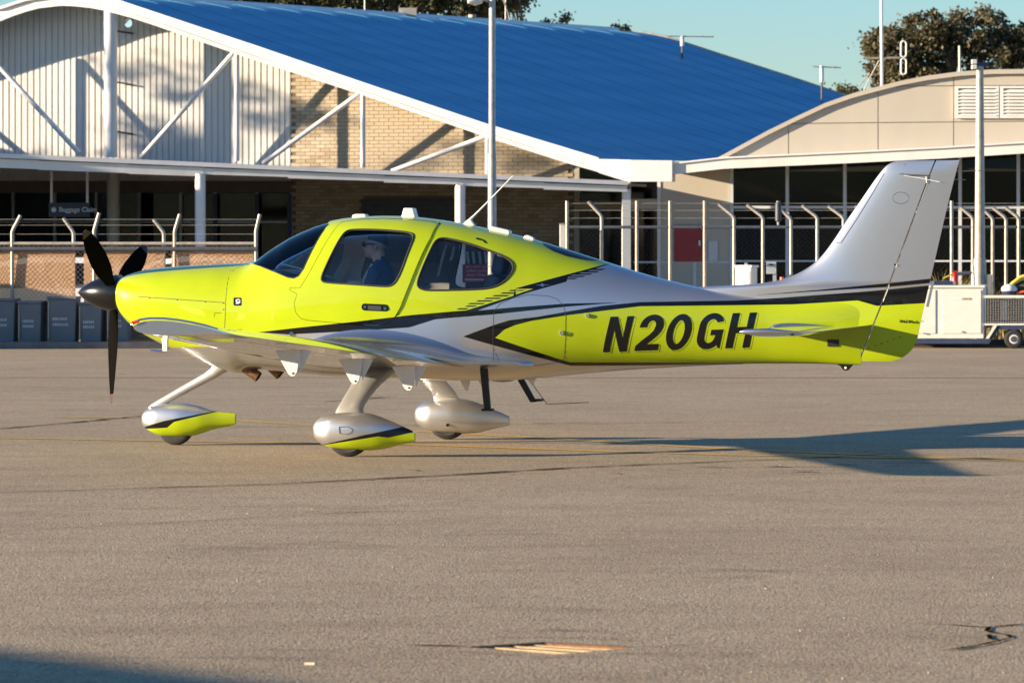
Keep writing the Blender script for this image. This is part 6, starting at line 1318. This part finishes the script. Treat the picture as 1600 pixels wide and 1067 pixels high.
for sy in (1, -1):
    pb.tube([c(.05, sy * .19, -.215), c(.035, sy * .225, -.29), c(-.02, sy * .24, -.45), c(-.06, sy * .235, -.50)], [.062, .06, .05, .045], 12)
    pb.tube([c(-.06, sy * .235, -.50), c(-.20, sy * .20, -.50), c(-.32, sy * .17, -.46)], [.046, .04, .028], 12)
    pb.rings([[c(-.36 + .05 * math.cos(a), sy * .17 + .022 * math.sin(a), -.445 + t) for a in [2 * math.pi * k / 10 for k in range(10)]] for t in (-.04, 0, .03)])
    for q in range(4): pb.tube([c(-.38, sy * .17, -.47 + q * .019), c(-.425, sy * (.17 - .012), -.47 + q * .019), c(-.42, sy * (.17 - .04), -.47 + q * .019)], [.0105, .010, .008], 7)
    pb.tube([c(-.33, sy * .16, -.44), c(-.37, sy * .135, -.425), c(-.40, sy * .125, -.43)], [.014, .012, .009], 7)
    pb.tube([c(.05, sy * .10, -.70), c(-.20, sy * .12, -.68), c(-.40, sy * .13, -.66)], [.09, .085, .065], 14); pb.tube([c(-.40, sy * .13, -.66), c(-.50, sy * .13, -.80), c(-.58, sy * .13, -.90)], [.065, .055, .04], 12); pb.tube([c(-.58, sy * .13, -.90), c(-.70, sy * .13, -.92)], [.045, .035], 10)
po = pb.build('person', [M['skin'], M['shirt'], M['trouser']], None)
rmsh = po.modifiers.new('r', 'REMESH'); rmsh.mode = 'VOXEL'; rmsh.voxel_size = .009; sm_ = po.modifiers.new('s', 'SMOOTH'); sm_.factor = .5; sm_.iterations = 3
dg = bpy.context.evaluated_depsgraph_get(); me = bpy.data.meshes.new_from_object(po.evaluated_get(dg)); po.modifiers.clear(); po.data = me
me.materials.clear()
for k in ('skin', 'shirt', 'trouser'): me.materials.append(M[k])
for p in me.polygons:
    q = p.center; du, dz = q.x - hu, q.z - hz; p.use_smooth = True
    if dz > -.128 + .5 * (du - .03) * (du < .03) + (.03 if du > .06 else 0) or (du < -.24 and -.55 < dz < -.40): p.material_index = 0
    elif dz > -.60: p.material_index = 1
    else: p.material_index = 2
po.matrix_world = ORGM; tag(po, 'pilot in navy shirt and sunglasses seated in the left front seat', 'person')
hb = MB(); rg = []
for j in range(9):
    t = .02 + 1.5 * j / 8; rg.append([Q(hu + .014 + .106 * math.sin(t) * math.cos(a), pv + .080 * math.sin(t) * math.sin(a), hz + .040 + .104 * math.cos(t) - (.05 * max(0, math.cos(a))) * max(0, (t - 1.0)) / .5) for a in [2 * math.pi * k / 24 for k in range(24)]])
hr = MB(); rows_ = [[v for k, v in enumerate(r_)] for r_ in rg]
keep = []; hb.rings(rg, True); ho = hb.build('hair', M['hair'], po, smooth=True)
bm = bmesh.new(); bm.from_mesh(ho.data); bmesh.ops.delete(bm, geom=[f for f in bm.faces if f.calc_center_median().x < hu - .055 and f.calc_center_median().z < hz + .10], context='FACES'); bm.to_mesh(ho.data); bm.free()
sg_ = empty('sunglasses'); sg_.parent = po
for sy in (1, -1):
    ellips(MB(), (0, 0, 0), 1, 1, 1); lens_ = MB(); ellips(lens_, c(-.098, sy * .036, .008), .014, .034, .026); lens_.build('lens', M['black'], sg_, smooth=True); MB().tube([c(-.095, sy * .066, .016), c(-.04, sy * .082, .012), c(.02, sy * .082, .006)], .005, 6).build('temple', M['black'], sg_)
MB().tube([c(-.106, -.01, .014), c(-.106, .01, .014)], .004, 6).build('bridge', M['black'], sg_)
v = pv + .10; P3 = [Q(hu + .0, v, hz - .17), Q(hu - .075, v, hz - .30), Q(hu - .085, v - .02, hz - .45)]; sb_ = MB().tube(P3, .017, 6).build('shoulder_belt', M['belt'], po, smooth=True)
